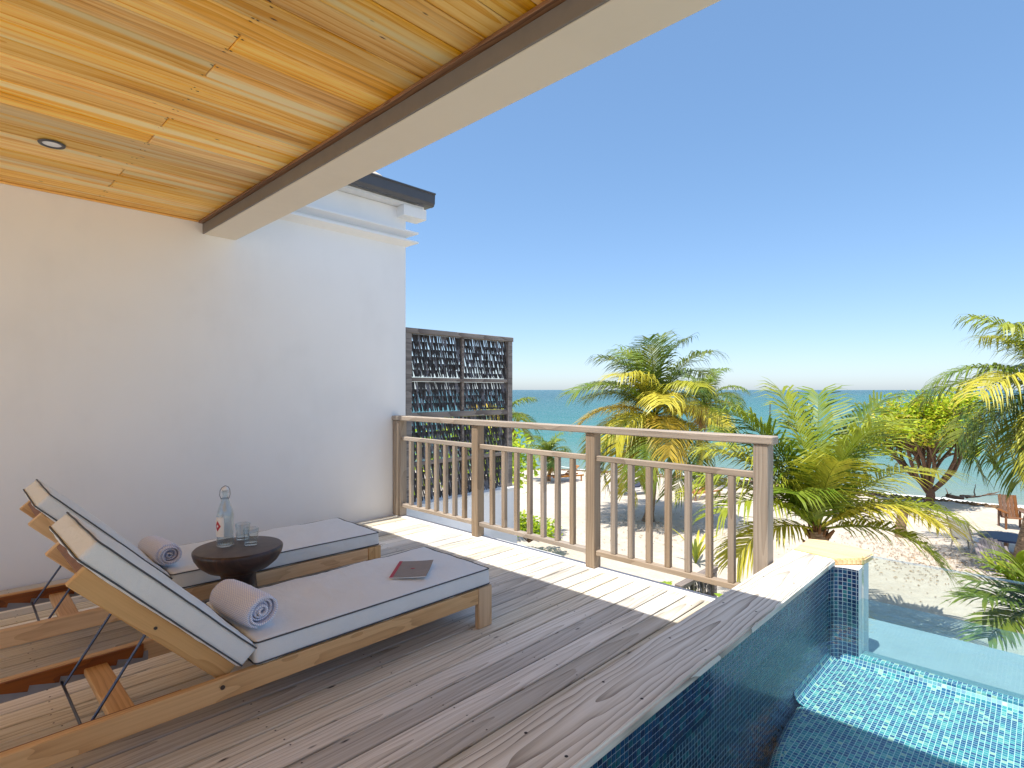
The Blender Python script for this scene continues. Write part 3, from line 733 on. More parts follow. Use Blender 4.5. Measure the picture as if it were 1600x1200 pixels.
# ------------------------------------------------------------------ rolled towels, side table, drinks, booklet
def make_towel(loc, rz, label, seed):
    turns, r0, r1, L = 4.6, 0.014, 0.080, 0.34
    N, K = 150, 16
    me = bpy.data.meshes.new('rolled_towel'); vs = []; uvs = []; fs = []
    th = 0.0095
    def cs(i, inner):
        q = i / N; a = q * turns * 2 * math.pi + 0.6
        r_ = r0 + (r1 - r0) * q - (th if inner else 0)
        r_ *= 1 + 0.05 * math.sin(a * 2 + seed) * (0.4 + q)
        return r_ * math.cos(a), r_ * math.sin(a)
    arc = [0.0]
    for i in range(N):
        (x0, z0), (x1, z1) = cs(i, False), cs(i + 1, False); arc.append(arc[-1] + math.hypot(x1 - x0, z1 - z0))
    for side in (0, 1):
        for i in range(N + 1):
            x, z = cs(i, side == 1)
            for k in range(K + 1):
                yy = (k / K - 0.5) * L
                tel = 0.020 * math.sin(i / N * 9 + seed) * (k / K - 0.5) * 1.6 + 0.010 * (1 - i / N)
                sq = 1 - 0.10 * (abs(k / K - 0.5) * 2) ** 6
                jig = 0.002 * mnoise.noise(Vector((x * 30, yy * 30, z * 30 + seed)))
                vs.append((x * sq + jig, yy + tel, z * sq * 0.96 + jig)); uvs.append((yy, arc[i]))
    S = (N + 1) * (K + 1)
    for i in range(N):
        for k in range(K):
            a = i * (K + 1) + k; b = a + K + 1
            fs.append((a, a + 1, b + 1, b)); fs.append((S + a, S + b, S + b + 1, S + a + 1))
        for k in (0, K):
            a = i * (K + 1) + k; b = a + K + 1; fs.append((a, b, S + b, S + a))
    for k in range(K):
        for i in (0, N):
            a = i * (K + 1) + k; fs.append((a, a + 1, S + a + 1, S + a))
    me.from_pydata(vs, [], fs); lay = me.uv_layers.new(name='UVMap')
    for i, l in enumerate(me.loops): lay.data[i].uv = uvs[l.vertex_index]
    for p in me.polygons: p.use_smooth = True
    me.materials.append(m_towel); me.update()
    o = link('rolled_towel', me, None, loc); o.rotation_euler = (0, 0, rz)
    return tag(o, label, 'towel', 'rolled lavender towels')
make_towel((0.985, 2.655, 0.349 + 0.078), R(6), 'lavender rolled towel on the sun lounger nearest the pool', 0.3)
make_towel((0.955, 3.885, 0.349 + 0.078), R(4), 'lavender rolled towel on the sun lounger by the white wall', 2.4)

TX, TY, TZ_ = 1.205, 3.315, 0.512
tb = thing('side_table', 'round dark wooden mushroom side table between the two loungers', 'table', (TX, TY, 0))
MB().lathe([(0.0, TZ_), (0.215, TZ_), (0.2265, TZ_ - 0.003)], 64).build('table_top', m_tabletop, tb)
MB().lathe([(0.2268, TZ_ - 0.0035), (0.2335, TZ_ - 0.010), (0.234, TZ_ - 0.022), (0.226, TZ_ - 0.05), (0.205, TZ_ - 0.085), (0.165, TZ_ - 0.118), (0.118, TZ_ - 0.135), (0.100, TZ_ - 0.143)], 64).build('bowl', m_table, tb)
MB().lathe([(0.100, TZ_ - 0.1435), (0.090, TZ_ - 0.17), (0.093, TZ_ - 0.22), (0.108, TZ_ - 0.30), (0.135, TZ_ - 0.38), (0.165, 0.05), (0.172, 0.0), (0.0, 0.0)], 64).build('pedestal', m_table, tb)

BX, BY = 1.148, 3.36
bt = thing('swing_top_bottle', 'clear glass swing-top bottle of water with white and red label', 'bottle', (BX, BY, TZ_ + 0.001))
MB().lathe([(0.0, 0.004), (0.036, 0.002), (0.044, 0.008), (0.045, 0.02), (0.045, 0.175), (0.042, 0.198), (0.032, 0.228), (0.019, 0.262), (0.0155, 0.285), (0.0155, 0.300), (0.019, 0.303), (0.019, 0.312), (0.013, 0.314), (0.012, 0.3), (0.012, 0.285), (0.029, 0.226), (0.039, 0.196), (0.042, 0.175), (0.042, 0.02), (0.03, 0.012), (0.0, 0.012)], 40).build('glass_body', m_glass, bt)
MB().lathe([(0.0, 0.0125), (0.03, 0.0125), (0.0415, 0.02), (0.0415, 0.175), (0.0395, 0.186), (0.0, 0.186)], 40).build('water_fill', m_drink, bt)
m_stop = plain('white_porcelain', (0.78, 0.78, 0.78), 0.25, var=0.02)
MB().lathe([(0.0, 0.3145), (0.016, 0.3145), (0.019, 0.322), (0.016, 0.332), (0.006, 0.338), (0.0, 0.338)], 24).build('stopper', m_stop, bt)
wire = MB()
for s in (-1, 1):
    wire.tube([(s * 0.021, 0, 0.268), (s * 0.028, 0.004, 0.290), (s * 0.026, 0.004, 0.318), (s * 0.017, 0, 0.334), (0, 0, 0.343)], 0.0016, 6)
wire.tube([(0.021 * math.cos(a), 0.021 * math.sin(a), 0.272) for a in [i * math.pi / 12 for i in range(25)]], 0.0016, 6)
wire.build('wire_bail', m_steel, bt)
m_paper = plain('white_label_print', (0.8, 0.79, 0.78), 0.6, var=0.02)
m_red = plain('crimson_print', g(176, 24, 50), 0.5, var=0.03)
view = math.atan2(-BY, -BX)                      # towards the camera
def patch(u0, u1, z0, z1, rad, name, mat, shape=None, nseg=14):
    mb = MB(); vs = []; fs = []
    if shape is None:
        for i in range(nseg + 1):
            a = u0 + (u1 - u0) * i / nseg
            for z in (z0, z1): vs.append((rad * math.cos(a), rad * math.sin(a), z))
        fs = [(2 * i, 2 * i + 2, 2 * i + 3, 2 * i + 1) for i in range(nseg)]
    else:
        for i in range(nseg + 1):
            q = i / nseg * 2 - 1; a = (u0 + u1) / 2 + q * (u1 - u0) / 2; h = (1 - abs(q)) * (z1 - z0) / 2; zm = (z0 + z1) / 2
            vs += [(rad * math.cos(a), rad * math.sin(a), zm - h), (rad * math.cos(a), rad * math.sin(a), zm + h)]
        fs = [(2 * i, 2 * i + 2, 2 * i + 3, 2 * i + 1) for i in range(nseg)]
    return mb.add(vs, fs, True).build(name, mat, bt)
patch(view - R(125), view - R(8), 0.062, 0.172, 0.0456, 'label_print', m_paper)
patch(view - R(84), view - R(28), 0.092, 0.152, 0.0461, 'label_emblem', m_red, 'diamond')
patch(view - R(66), view - R(47), 0.113, 0.131, 0.0465, 'label_emblem', m_paper, 'diamond')
def tumbler(x, y, label):
    t = thing('glass_tumbler', label, 'glass', (x, y, TZ_ + 0.001), 0, 'tumblers on the side table')
    MB().lathe([(0.0, 0.0), (0.036, 0.0), (0.038, 0.004), (0.0415, 0.092), (0.0400, 0.094), (0.0388, 0.092), (0.0355, 0.014), (0.0, 0.013)], 40).build('tumbler_body', m_glass, t)
    MB().lathe([(0.0, 0.0), (0.0352, 0.001), (0.0350, 0.012), (0.0, 0.0122)], 40).build('thick_base', m_drink, t)
tumbler(1.262, 3.290, 'empty glass tumbler in front, near the table edge')
tumbler(1.275, 3.445, 'empty glass tumbler half hidden behind the front tumbler')

m_cover = fabric('taupe_book_cover', g(138, 126, 116), 0.05, 500, 0.1)
bk = thing('booklet', 'grey brown booklet with crimson spine lying on the lounger cushion', 'booklet', (1.925, 2.647, 0.355), R(-46))
def sheet(x0, x1, y0, y1, z0, th, name, mat, curl=0.010):
    mb = MB(); vs = []; nx_ = 10
    for zz in (0, th):
        for i in range(nx_ + 1):
            for j in range(7):
                x = x0 + (x1 - x0) * i / nx_; yv = y0 + (y1 - y0) * j / 6
                q = max(0.0, (x + 0.09) / 0.20)
                vs.append((x, yv, z0 + zz + curl * q * q * (0.4 + 0.6 * abs(yv) / 0.14)))
    S = (nx_ + 1) * 7; fs = []
    for i in range(nx_):
        for j in range(6):
            a = i * 7 + j; b = a + 7; fs += [(a, a + 1, b + 1, b), (S + a, S + b, S + b + 1, S + a + 1)]
    for i in range(nx_):
        a = i * 7; fs += [(a, a + 7, S + a + 7, S + a), (a + 6, S + a + 6, S + a + 13, a + 13)]
    for j in range(6): fs += [(j, S + j, S + j + 1, j + 1), (nx_ * 7 + j, nx_ * 7 + j + 1, S + nx_ * 7 + j + 1, S + nx_ * 7 + j)]
    return mb.add(vs, fs, False).build(name, mat, bk)
sheet(-0.098, 0.098, -0.142, 0.142, 0.0, 0.005, 'pages', m_paper)
sheet(-0.085, 0.100, -0.145, 0.145, 0.0055, 0.0014, 'cover', m_cover)
sheet(-0.105, -0.086, -0.145, 0.145, 0.0055, 0.0018, 'spine', m_red)
MB().add([(0.0 + 0.014 * math.cos(q), 0.008 * math.sin(q), 0.0105) for q in [i * math.pi / 8 for i in range(16)]], [tuple(range(16))]).build('cover_emblem', m_red, bk)

# ------------------------------------------------------------------ thatch screens
def thatch_screen(x0, x1, y, z0, z1, cols, rows, label, rowh=0.085):
    t = thing('thatch_screen', label, 'screen', ((x0 + x1) / 2, y, z0), 0, 'framed thatch privacy screens')
    f = 0.085
    def fr(name, a0, a1, c0, c1, d=0.03):
        mb, c = bx(name, a0, a1, y - d, y + d, c0, c1, m_screen); o = mb.build(name, m_screen, t, c, world=True); return o
    for xa in (x0, x1 - f): fr('post', xa, xa + f, z0, z1, 0.045)
    fr('top_rail', x0 - 0.01, x1 + 0.01, z1 + 0.001, z1 + 0.06, 0.055)
    zs = rows
    for za, zb in zs: fr('cross_rail', x0 + f + 0.001, x1 - f - 0.001, za, zb, 0.032)
    edges = [z0] + [v for r_ in zs for v in r_] + [z1]
    bays = [(edges[i], edges[i + 1]) for i in range(0, len(edges), 2)]
    w = (x1 - x0 - 2 * f) / cols
    for za, zb in bays:
        for c_ in range(1, cols):
            xm = x0 + f + w * c_; fr('mullion', xm - 0.02, xm + 0.02, za + 0.001, zb - 0.001, 0.025)
        for c_ in range(cols):
            mb = MB(); xa, xb = x0 + f + w * c_ + 0.022, x0 + f + w * (c_ + 1) - 0.022
            zz = zb - 0.004
            while zz > za + 0.03:
                xx = xa
                while xx < xb:
                    wd = rnd.uniform(0.020, 0.036); ln_ = rowh * rnd.uniform(1.2, 1.9); sk = rnd.uniform(-0.008, 0.008); dy = rnd.uniform(-0.012, 0.012)
                    zl = max(za + 0.002, zz - ln_)
                    mb.add([(xx, y + 0.014 + dy, zz), (xx + wd * 1.08, y + 0.014, zz), (xx + wd * 1.0 + sk, y - 0.016 + dy, zl + 0.014), (xx + wd * 0.3 + sk, y - 0.02 + dy, zl)], [(0, 1, 2, 3)], mi=0 if rnd.random() < 0.75 else 1)
                    xx += wd * rnd.uniform(0.75, 1.05)
                zz -= rowh * rnd.uniform(0.94, 1.10)
            o = mb.build('palm_thatch', [m_thatch, m_thatch2], t, world=True); o['kind'] = 'stuff'
m_thatch2 = plain('bleached_palm_thatch', g(112, 108, 110), 0.5, var=0.3, scale=40)
thatch_screen(3.80, 5.585, 5.40, 0.062, 2.065, 2, [(0.50, 0.545), (1.06, 1.13), (1.50, 1.545)], 'tall grey framed thatch screen beyond the end of the white wall')
thatch_screen(6.86, 7.95, 3.52, GZ, -1.25, 3, [(-2.3, -2.25)], 'low thatch screen down on the sand below the railing')

# ------------------------------------------------------------------ palms
def frond_mesh(L, elev0, sag, az, wind, leaf, seed, n=52, twist=0.0, hang=0.55, width=0.036):
    """one pinnate frond from the origin; elev0 start elevation, sag total bend down (radians), az world azimuth"""
    rr = random.Random(seed)
    K = 22; pts = [Vector((0, 0, 0))]; tans = []
    for k in range(K):
        s = (k + 0.5) / K; e = elev0 - sag * s ** 1.5
        d = Vector((math.cos(az) * math.cos(e), math.sin(az) * math.cos(e), math.sin(e))) + wind * (s ** 1.3) * 0.75
        d.normalize(); tans.append(d); pts.append(pts[-1] + d * (L / K))
    mb = MB()
    mb.tube(pts, [max(0.004, 0.024 * (1 - i / K) + 0.003) for i in range(K + 1)], 5, smooth=True)
    side0 = Vector((-math.sin(az + twist), math.cos(az + twist), 0))
    for i in range(n):
        s = 0.14 + 0.86 * (i + 0.5) / n; k = min(K - 1, int(s * K)); fr_ = s * K - k
        p = pts[k].lerp(pts[k + 1], fr_); t = tans[k]
        side = (side0 - t * side0.dot(t)).normalized(); up = side.cross(t)
        if up.z < 0: up = -up
        ll = leaf * (0.35 + 0.9 * math.sin(math.pi * min(1, (s - 0.05) * 0.92)) ** 0.8) * rr.uniform(0.85, 1.1)
        fwd = 0.35 + 0.75 * s
        for sg in (-1, 1):
            if rr.random() < 0.06: continue
            ls = ll * (rr.uniform(0.45, 0.8) if rr.random() < 0.12 else 1.0)
            d0 = (side * sg + t * fwd + up * 0.25 + Vector((rr.uniform(-.1, .1), rr.uniform(-.1, .1), rr.uniform(-.12, .12)))).normalized()
            d1 = (d0 + Vector((0, 0, -hang * rr.uniform(0.6, 1.3))) + wind * 0.6).normalized()
            d2 = (d1 + Vector((0, 0, -hang * 1.3 * rr.uniform(0.6, 1.3))) + wind * 0.6).normalized()
            wv = t.cross(d0); wv = (t - d0 * t.dot(d0)).normalized() * width
            a = p; b = a + d0 * ls * 0.33; c_ = b + d1 * ls * 0.37; e_ = c_ + d2 * ls * 0.30
            mb.add([a - wv * 0.25, a + wv * 0.25, b + wv * 0.5, b - wv * 0.5, c_ + wv * 0.36, c_ - wv * 0.36, e_], [(0, 1, 2, 3), (3, 2, 4, 5), (5, 4, 6)])
    return mb
GREENS = [g(70, 102, 26), g(98, 128, 30), g(134, 152, 36), g(58, 92, 32)]
YELLOWS = [g(186, 178, 54), g(198, 186, 62), g(168, 170, 48), g(196, 166, 58)]
def palm(name, label, base, top, fronds, leaf, r0=0.15, r1=0.10, seed=1, wind=Vector((0, 0, 0)), n=52, fibre=True, bark_m=None, curve=0.1, hang=0.55, group='coconut palms on the beach', width=0.036, cap=0.4, dead=3):
    rr = random.Random(seed)
    base, top = Vector(base), Vector(top)
    t = thing(name, label, 'palm tree', base, 0, group)
    H = (top - base); pts = []; rad = []
    for i in range(25):
        q = i / 24; p = H * q; p = p + Vector((H.y, -H.x, 0)) * 0 + RT * curve * math.sin(q * math.pi)
        pts.append(p); rad.append((r0 * 1.5 if i == 0 else r0 * 1.15 if i == 1 else r0 + (r1 - r0) * q) * (1 + 0.05 * (i % 2)))
    MB().tube(pts, rad, 12).build('trunk', bark_m or m_palmbark, t)
    if fibre:
        fb = MB()
        for i in range(16):
            a = i * 2.4; e = rr.uniform(0.2, 1.2)
            d = Vector((math.cos(a) * math.cos(e), math.sin(a) * math.cos(e), math.sin(e)))
            p0 = H + Vector((0, 0, -cap + 0.03 * i * cap)) + d * r1 * 0.6; fb.tube([p0, p0 + d * 0.12 + Vector((0, 0, .04)), p0 + d * 0.26 * cap / 0.4 + Vector((0, 0, 0.12))], [0.045, 0.035, 0.012], 6)
        fb.build('leaf_bases', m_fibre, t)
    fronds = list(fronds) + [(rr.uniform(0, 360), rr.uniform(-55, -30), fronds[0][2] * rr.uniform(0.4, 0.6), 45, g(150, 112, 66)) for _ in range(dead)]
    for i, (az_s, el, L, sag, col) in enumerate(fronds):
        d = RT * math.cos(R(az_s)) + FW * math.sin(R(az_s)); az = math.atan2(d.y, d.x)
        o = frond_mesh(L, R(el), R(sag), az, wind, leaf, seed * 100 + i, n, rr.uniform(-.3, .3), hang, width).build('frond', m_leaf, t, H)
        o.color = (*col, 1)
    return t
def auto_fronds(seed, n, L, el_hi, el_lo, yellow=0.4):
    rr = random.Random(seed); out = []
    for i in range(n):
        q = i / (n - 1); az = i * 137.5 + rr.uniform(-12, 12); el = el_hi + (el_lo - el_hi) * q + rr.uniform(-6, 6)
        col = rr.choice(YELLOWS) if rr.random() < yellow * (0.4 + 1.1 * q) else rr.choice(GREENS)
        out.append((az, el, L * rr.uniform(0.85, 1.1), rr.uniform(70, 105) * (0.75 + 0.4 * q), col))
    return out
WL = -RT * 0.42 + FW * -0.05                        # sea breeze, blowing to the left of the picture
def place(u, v, depth_ground=None, d=None):
    """ground point under pixel column u (1600 wide) at view depth d, or where row v meets the sand"""
    if d is None: d = (EYE - GZ) * 869 / (v - 609)
    p = FW * d + RT * ((u - 800) / 869 * d); return Vector((p.x, p.y, GZ))
def at(u, v, d):
    p = FW * d + RT * ((u - 800) / 869 * d); return Vector((p.x, p.y, EYE - (v - 609) / 869 * d))
b = place(1013, 815); d1 = b.dot(FW)
palm('coconut_palm', 'windswept coconut palm rising behind the railing, tallest at centre', b, at(1022, 650, d1), auto_fronds(11, 34, 3.2, 90, -25, 0.42), 1.0, 0.16, 0.12, 11, WL, 60, curve=0.08, hang=0.6, width=0.042)
b = place(1094, 757); d2 = b.dot(FW)
palm('coconut_palm', 'dark green palm standing behind the tallest central palm near the water', b, at(1100, 632, d2), auto_fronds(12, 18, 2.3, 84, -5, 0.12), 0.7, 0.12, 0.08, 12, WL * 0.8, 44, curve=-0.12, width=0.045)
b = place(855, 752); d3 = b.dot(FW)
palm('young_palm', 'small young green palm near the waterline behind the balusters', b, at(858, 712, d3), auto_fronds(13, 11, 1.35, 80, 20, 0.15), 0.5, 0.10, 0.07, 13, WL, 34, width=0.04, cap=0.2)
d4 = 17.0
palm('coconut_palm', 'palm half hidden behind the tall thatch screen with fronds poking out', place(778, 0, d=d4), at(782, 655, d4), auto_fronds(14, 10, 1.3, 55, -10, 0.7), 0.5, 0.11, 0.09, 14, Vector((0, 0, 0)), 34, width=0.04)
d5 = 10.4
fr5 = [(172, 58, 2.6, 56, YELLOWS[2]), (150, 74, 2.7, 40, GREENS[1]), (110, 84, 2.75, 30, GREENS[2]), (60, 80, 2.8, 34, GREENS[1]), (15, 66, 2.8, 46, GREENS[2]),
       (4, 48, 2.7, 60, YELLOWS[2]), (-14, 36, 2.5, 74, GREENS[2]), (-32, 44, 2.0, 86, YELLOWS[1]), (8, 24, 2.75, 60, YELLOWS[1]), (-18, 16, 2.2, 78, GREENS[2]),
       (188, 16, 1.8, 80, YELLOWS[0]), (196, 40, 2.3, 70, GREENS[2]), (164, 42, 2.6, 70, YELLOWS[2]), (225, 56, 1.7, 60, GREENS[1]),
       (290, 76, 2.3, 36, GREENS[2]), (130, 58, 2.6, 58, YELLOWS[2]), (45, 56, 2.6, 56, GREENS[1]), (178, 72, 2.75, 44, GREENS[1]), (0, 78, 2.75, 36, GREENS[0]),
       (182, 50, 2.5, 62, GREENS[2]), (255, 66, 2.0, 46, YELLOWS[2]), (160, 66, 2.6, 50, GREENS[1])]
palm('coconut_palm', 'bushy yellow green palm just past the pool coping and end post', place(1277, 0, d=d5), at(1277, 828, d5), fr5, 0.84, 0.17, 0.15, 15, Vector((0, 0, 0)), 54, hang=0.45, width=0.042, cap=0.35, dead=0)
d6 = 14.0
palm('coconut_palm', 'tall palm at the far right edge with a leaning grey trunk', place(1588, 0, d=d6), at(1655, 615, d6), auto_fronds(16, 30, 3.0, 84, -45, 0.06), 0.95, 0.15, 0.11, 19, -RT * 0.12, 60, curve=0.05, hang=0.75, width=0.04)
b = place(962, 771); d7 = b.dot(FW)
pt = thing('bare_palm_trunk', 'pale leaning bare trunk behind the central palm', 'tree trunk', b)
MB().tube([(0, 0, 0), RT * 0.12 + Vector((0, 0, 0.5)), RT * 0.32 + Vector((0, 0, 1.2)), RT * 0.62 + Vector((0, 0, 2.3))], [0.2, 0.15, 0.12, 0.09], 12).build('trunk', m_palebark, pt)
b = place(1408, 838)
tag(MB().tube([(0, 0, 0), RT * -0.02 + Vector((0, 0, 0.3)), RT * 0.05 + Vector((0, 0, 0.7)), RT * 0.12 + Vector((0, 0, 1.02))], [0.17, 0.15, 0.14, 0.15], 14).build('cut_palm_stump', m_palmbark, None, b), 'short cut brown trunk standing upright in open sand', 'stump')

# ------------------------------------------------------------------ broad leaved tree and shrubs
def leaf_cloud(mb, c, rad, n, size, rr, mi=1):
    for _ in range(n):
        d = Vector((rr.gauss(0, 1), rr.gauss(0, 1), rr.gauss(0, 1)));
        if d.length < 1e-3: continue
        d = d.normalized() * rad * rr.random() ** 0.45; p = c + d
        a = Vector((rr.gauss(0, 1), rr.gauss(0, 1), rr.gauss(0, 0.5))).normalized(); b_ = a.cross(Vector((rr.gauss(0, .5), rr.gauss(0, .5), 1))).normalized()
        s = size * rr.uniform(0.6, 1.3)
        mb.add([p - a * s, p - a * s * .2 + b_ * s * .55, p + a * s, p - a * s * .2 - b_ * s * .55], [(0, 1, 2, 3)], mi=rr.choice((0, 0, 1, 2)))
def colour_leaf(name, col):
    m = M(name); n = m.noise(m.coord(), 2.2, 3)
    c = m.ramp(n, [(0.3, tuple(v * 0.7 for v in col)), (0.7, tuple(min(1, v * 1.2) for v in col))])
    m.set(Base_Color=c, Roughness=0.5); t = m.node('BsdfTranslucent'); m.put(t.inputs[0], c)
    mx = m.node('MixShader'); mx.inputs[0].default_value = 0.5; m.l.new(m.b.outputs[0], mx.inputs[1]); m.l.new(t.outputs[0], mx.inputs[2]); m.l.new(mx.outputs[0], m.out.inputs[0]); return m.m
m_l1, m_l2, m_l3 = colour_leaf('lime_leaf', g(198, 214, 52)), colour_leaf('yellow_leaf', g(230, 214, 88)), colour_leaf('mid_green_leaf', g(158, 190, 48))
def tree(base, label):
    rr = random.Random(5); t = thing('broadleaf_tree', label, 'tree', base)
    wood_ = MB(); crown = MB(); tips = []
    def branch(p, d, L, r_, lvl):
        pts = [p]; rad = [r_]; q = p.copy(); dd = d.copy()
        for i in range(5):
            dd = (dd + Vector((rr.gauss(0, .16), rr.gauss(0, .16), rr.gauss(0, .10)))).normalized(); q = q + dd * L / 5
            pts.append(q.copy()); rad.append(r_ * (1 - 0.6 * (i + 1) / 5))
        wood_.tube(pts, rad, 7)
        if lvl >= 3: tips.append((pts[-1], lvl)); tips.append((pts[3], lvl)); return
        for k in range(4 if lvl == 0 else 3):
            i = rr.choice((3, 4, 5)); sp_ = Vector((rr.gauss(0, 1), rr.gauss(0, 1), rr.gauss(0.12, 0.55)))
            branch(pts[i], (dd * 0.55 + sp_.normalized()).normalized(), L * rr.uniform(0.62, 0.85), rad[i] * 0.75, lvl + 1)
    def limb(a, b, r0, r1, bend):
        a, b = Vector(a), Vector(b); side = Vector((rr.gauss(0, 1), rr.gauss(0, 1), rr.gauss(0, .4))) * bend
        pts = [a.lerp(b, q) + side * math.sin(q * math.pi) for q in [k / 6 for k in range(7)]]
        wood_.tube(pts, [r0 + (r1 - r0) * k / 6 for k in range(7)], 7); return pts
    fork = Vector((0, 0, 0.8)) + RT * 0.08
    limb((0, 0, -0.1), fork, 0.19, 0.13, 0.12)
    for k in range(13):
        a = k * 2.4; el = rr.uniform(-0.1, 1.35); d = RT * math.cos(a) * math.cos(el) + FW * math.sin(a) * math.cos(el)
        mid = Vector((0, 0, 2.15)) + d * rr.uniform(1.0, 1.9) + Vector((0, 0, 1.35 * math.sin(el)))
        pm = limb(fork + Vector((0, 0, rr.uniform(-.4, .1))), mid, 0.085, 0.05, 0.22)
        for q in range(6):
            off_ = Vector((rr.gauss(0, 1), rr.gauss(0, 1), rr.gauss(0.35, 0.6))).normalized()
            e = mid + off_ * rr.uniform(0.7, 1.25) + d * 0.3
            pe = limb(pm[rr.randint(3, 6)], e, 0.035, 0.012, 0.15)
            tips.append((pe[-1], 3)); tips.append((pe[4], 3))
            for w_ in range(3):
                e2 = e + Vector((rr.gauss(0, 1), rr.gauss(0, 1), rr.gauss(0.1, .7))).normalized() * 0.5
                limb(pe[4], e2, 0.014, 0.005, 0.06); tips.append((e2, 3))
    wood_.build('trunk', m_bark, t)
    for p, lvl in tips:
        leaf_cloud(crown, p, rr.uniform(0.22, 0.46), rr.randint(24, 46), 0.085, rr)
    crown.build('crown', [m_l1, m_l2, m_l3], t)
    return t
tree(place(1447, 789), 'airy lime green broadleaf tree with dark branches at the waterline')
def shrub(name, label, c, n, rad, size, seed, group=None, flat=0.8):
    rr = random.Random(seed); t = thing(name, label, 'shrub', c, 0, group); mb = MB(); st = MB()
    for i in range(14):
        p = Vector((rr.gauss(0, .5), rr.gauss(0, .5), rr.uniform(.3, 1.0))) * rad
        st.tube([(0, 0, 0), p * 0.5 + Vector((0, 0, .1)), p], [0.018, 0.012, 0.006], 5)
        leaf_cloud(mb, p, rad * 0.42, n // 14, size, rr)
    st.build('stems', m_bark, t); mb.build('foliage', [m_l1, m_l3, m_l3], t)
shrub('leafy_shrub', 'bright lime shrub on the sand beside the white parapet', place(826, 0, d=15.5) + Vector((0, 0, 0.35)), 900, 0.62, 0.07, 3)
shrub('leafy_shrub', 'tall green shrub growing behind the tall thatch screen', place(745, 0, d=13.0) + Vector((0, 0, 2.2)), 1800, 1.35, 0.09, 4)
shrub('leafy_shrub', 'small green shrub on the seaward side of the low thatch screen', at(1050, 912, 7.9) + Vector((0, 0, -0.6)), 500, 0.42, 0.06, 6)
shrub('leafy_shrub', 'small green shrub between the low thatch screen and pool coping', at(1135, 925, 7.2) + Vector((0, 0, -0.55)), 600, 0.42, 0.06, 8)
# palm seedling past the railing, and the spiky palm by the glass
def rosette(name, label, cat, base, n, L, w, seed, el=(35, 80), cols=None):
    rr = random.Random(seed); t = thing(name, label, cat, base)
    for i in range(n):
        az = i * 2.4 + rr.uniform(-.3, .3); e = R(rr.uniform(*el)); ln_ = L * rr.uniform(.75, 1.1)
        pts = []; p = Vector((0, 0, 0)); mb = MB(); lft = []; K = 8
        for k in range(K + 1):
            q = k / K; ee = e - R(55) * q ** 1.6; d = Vector((math.cos(az) * math.cos(ee), math.sin(az) * math.cos(ee), math.sin(ee)))
            sd = Vector((-math.sin(az), math.cos(az), 0)); up = sd.cross(d)
            ww = w * (math.sin(math.pi * min(1, 0.15 + q * 0.85)) ** 0.7)
            lft += [p - sd * ww + up * ww * 0.35 * -1, p, p + sd * ww - up * ww * 0.35]
            p = p + d * ln_ / K
        fs = []
        for k in range(K):
            a = k * 3; fs += [(a, a + 1, a + 4, a + 3), (a + 1, a + 2, a + 5, a + 4)]
        o = mb.add(lft, fs, True).build('leaf', m_leaf, t); o.color = (*rr.choice(cols or GREENS), 1)
    return t
rosette('palm_seedling', 'sparse palm seedling on the sand behind the balusters', 'plant', place(1087, 880), 9, 1.25, 0.045, 21, (40, 80), [GREENS[2], YELLOWS[0], GREENS[1]])
def fan_palm(base, top):
    t = thing('fan_palm', 'spiky green palm just outside the pool glass at far right', 'palm tree', base)
    H = top - base; MB().tube([Vector((0, 0, 0)), H * 0.5, H], [0.10, 0.08, 0.06], 10).build('trunk', m_palmbark, t)
    specs = [(165, 62, 1.1, 40), (150, 40, 1.15, 45), (185, 30, 1.2, 40), (200, 10, 1.2, 45), (215, 48, 1.0, 40), (175, 80, 1.1, 30), (120, 60, 1.1, 40), (80, 70, 1.0, 40), (20, 50, 1.1, 50), (250, 30, 1.0, 50), (300, 40, 1.0, 50), (190, -8, 1.25, 30), (140, 15, 1.2, 40)]
    for i, (a, e, L, sag) in enumerate(specs):
        d = RT * math.cos(R(a)) + FW * math.sin(R(a)); az = math.atan2(d.y, d.x)
        o = frond_mesh(L * 0.62, R(e), R(sag), az, Vector((0, 0, 0)), 0.38, 900 + i, 20, 0, 0.25, 0.034).build('frond', m_leaf, t, H); o.color = (*random.Random(i).choice(GREENS[:3]), 1)
fan_palm(place(1622, 0, d=6.6), at(1622, 955, 6.6))

# ------------------------------------------------------------------ beach furniture
def beach_lounger(name, label, loc, rz, mat, pad=None):
    t = thing(name, label, 'lounger', loc, rz, 'loungers on the beach')
    for y0 in (-0.30, 0.26): MB().bbox(-0.9, 0.9, y0, y0 + 0.04, 0.26, 0.33, 0.005).build('side_rail', mat, t)
    for x in (-0.75, 0.75):
        for y_ in (-0.29, 0.25): MB().bbox(x - 0.035, x + 0.035, y_, y_ + 0.04, 0, 0.26, 0.004).build('leg', mat, t)
    for i in range(9): MB().bbox(-0.1 + i * 0.11, -0.02 + i * 0.11, -0.255, 0.255, 0.30, 0.325, 0.003).build('slat', mat, t)
    A = R(38)
    for i in range(6):
        s = 0.06 + i * 0.12
        o = MB().bbox(-0.045, 0.045, -0.255, 0.255, -0.012, 0.012, 0.003).build('back_slat', mat, t, (-0.1 - s * math.cos(A), 0, 0.335 + s * math.sin(A))); o.rotation_euler = (0, A, 0)
    if pad:
        vs, fs = rbox(0.47, 0.25, 0.04, 0.02, 6, 4, 2); MB().add(vs, fs, True).build('pad', pad, t, (0.38, 0, 0.372))
        vs, fs = rbox(0.36, 0.25, 0.04, 0.02, 6, 4, 2); o = MB().add(vs, fs, True).build('back_pad', pad, t, (-0.1 - 0.36 * math.cos(A) + 0.03, 0, 0.335 + 0.36 * math.sin(A) + 0.05)); o.rotation_euler = (0, A, 0)
    return t
m_dkpad = plain('dark_beach_pad', g(60, 66, 84), 0.8); m_ltpad = plain('white_beach_pad', (0.75, 0.75, 0.76), 0.8)
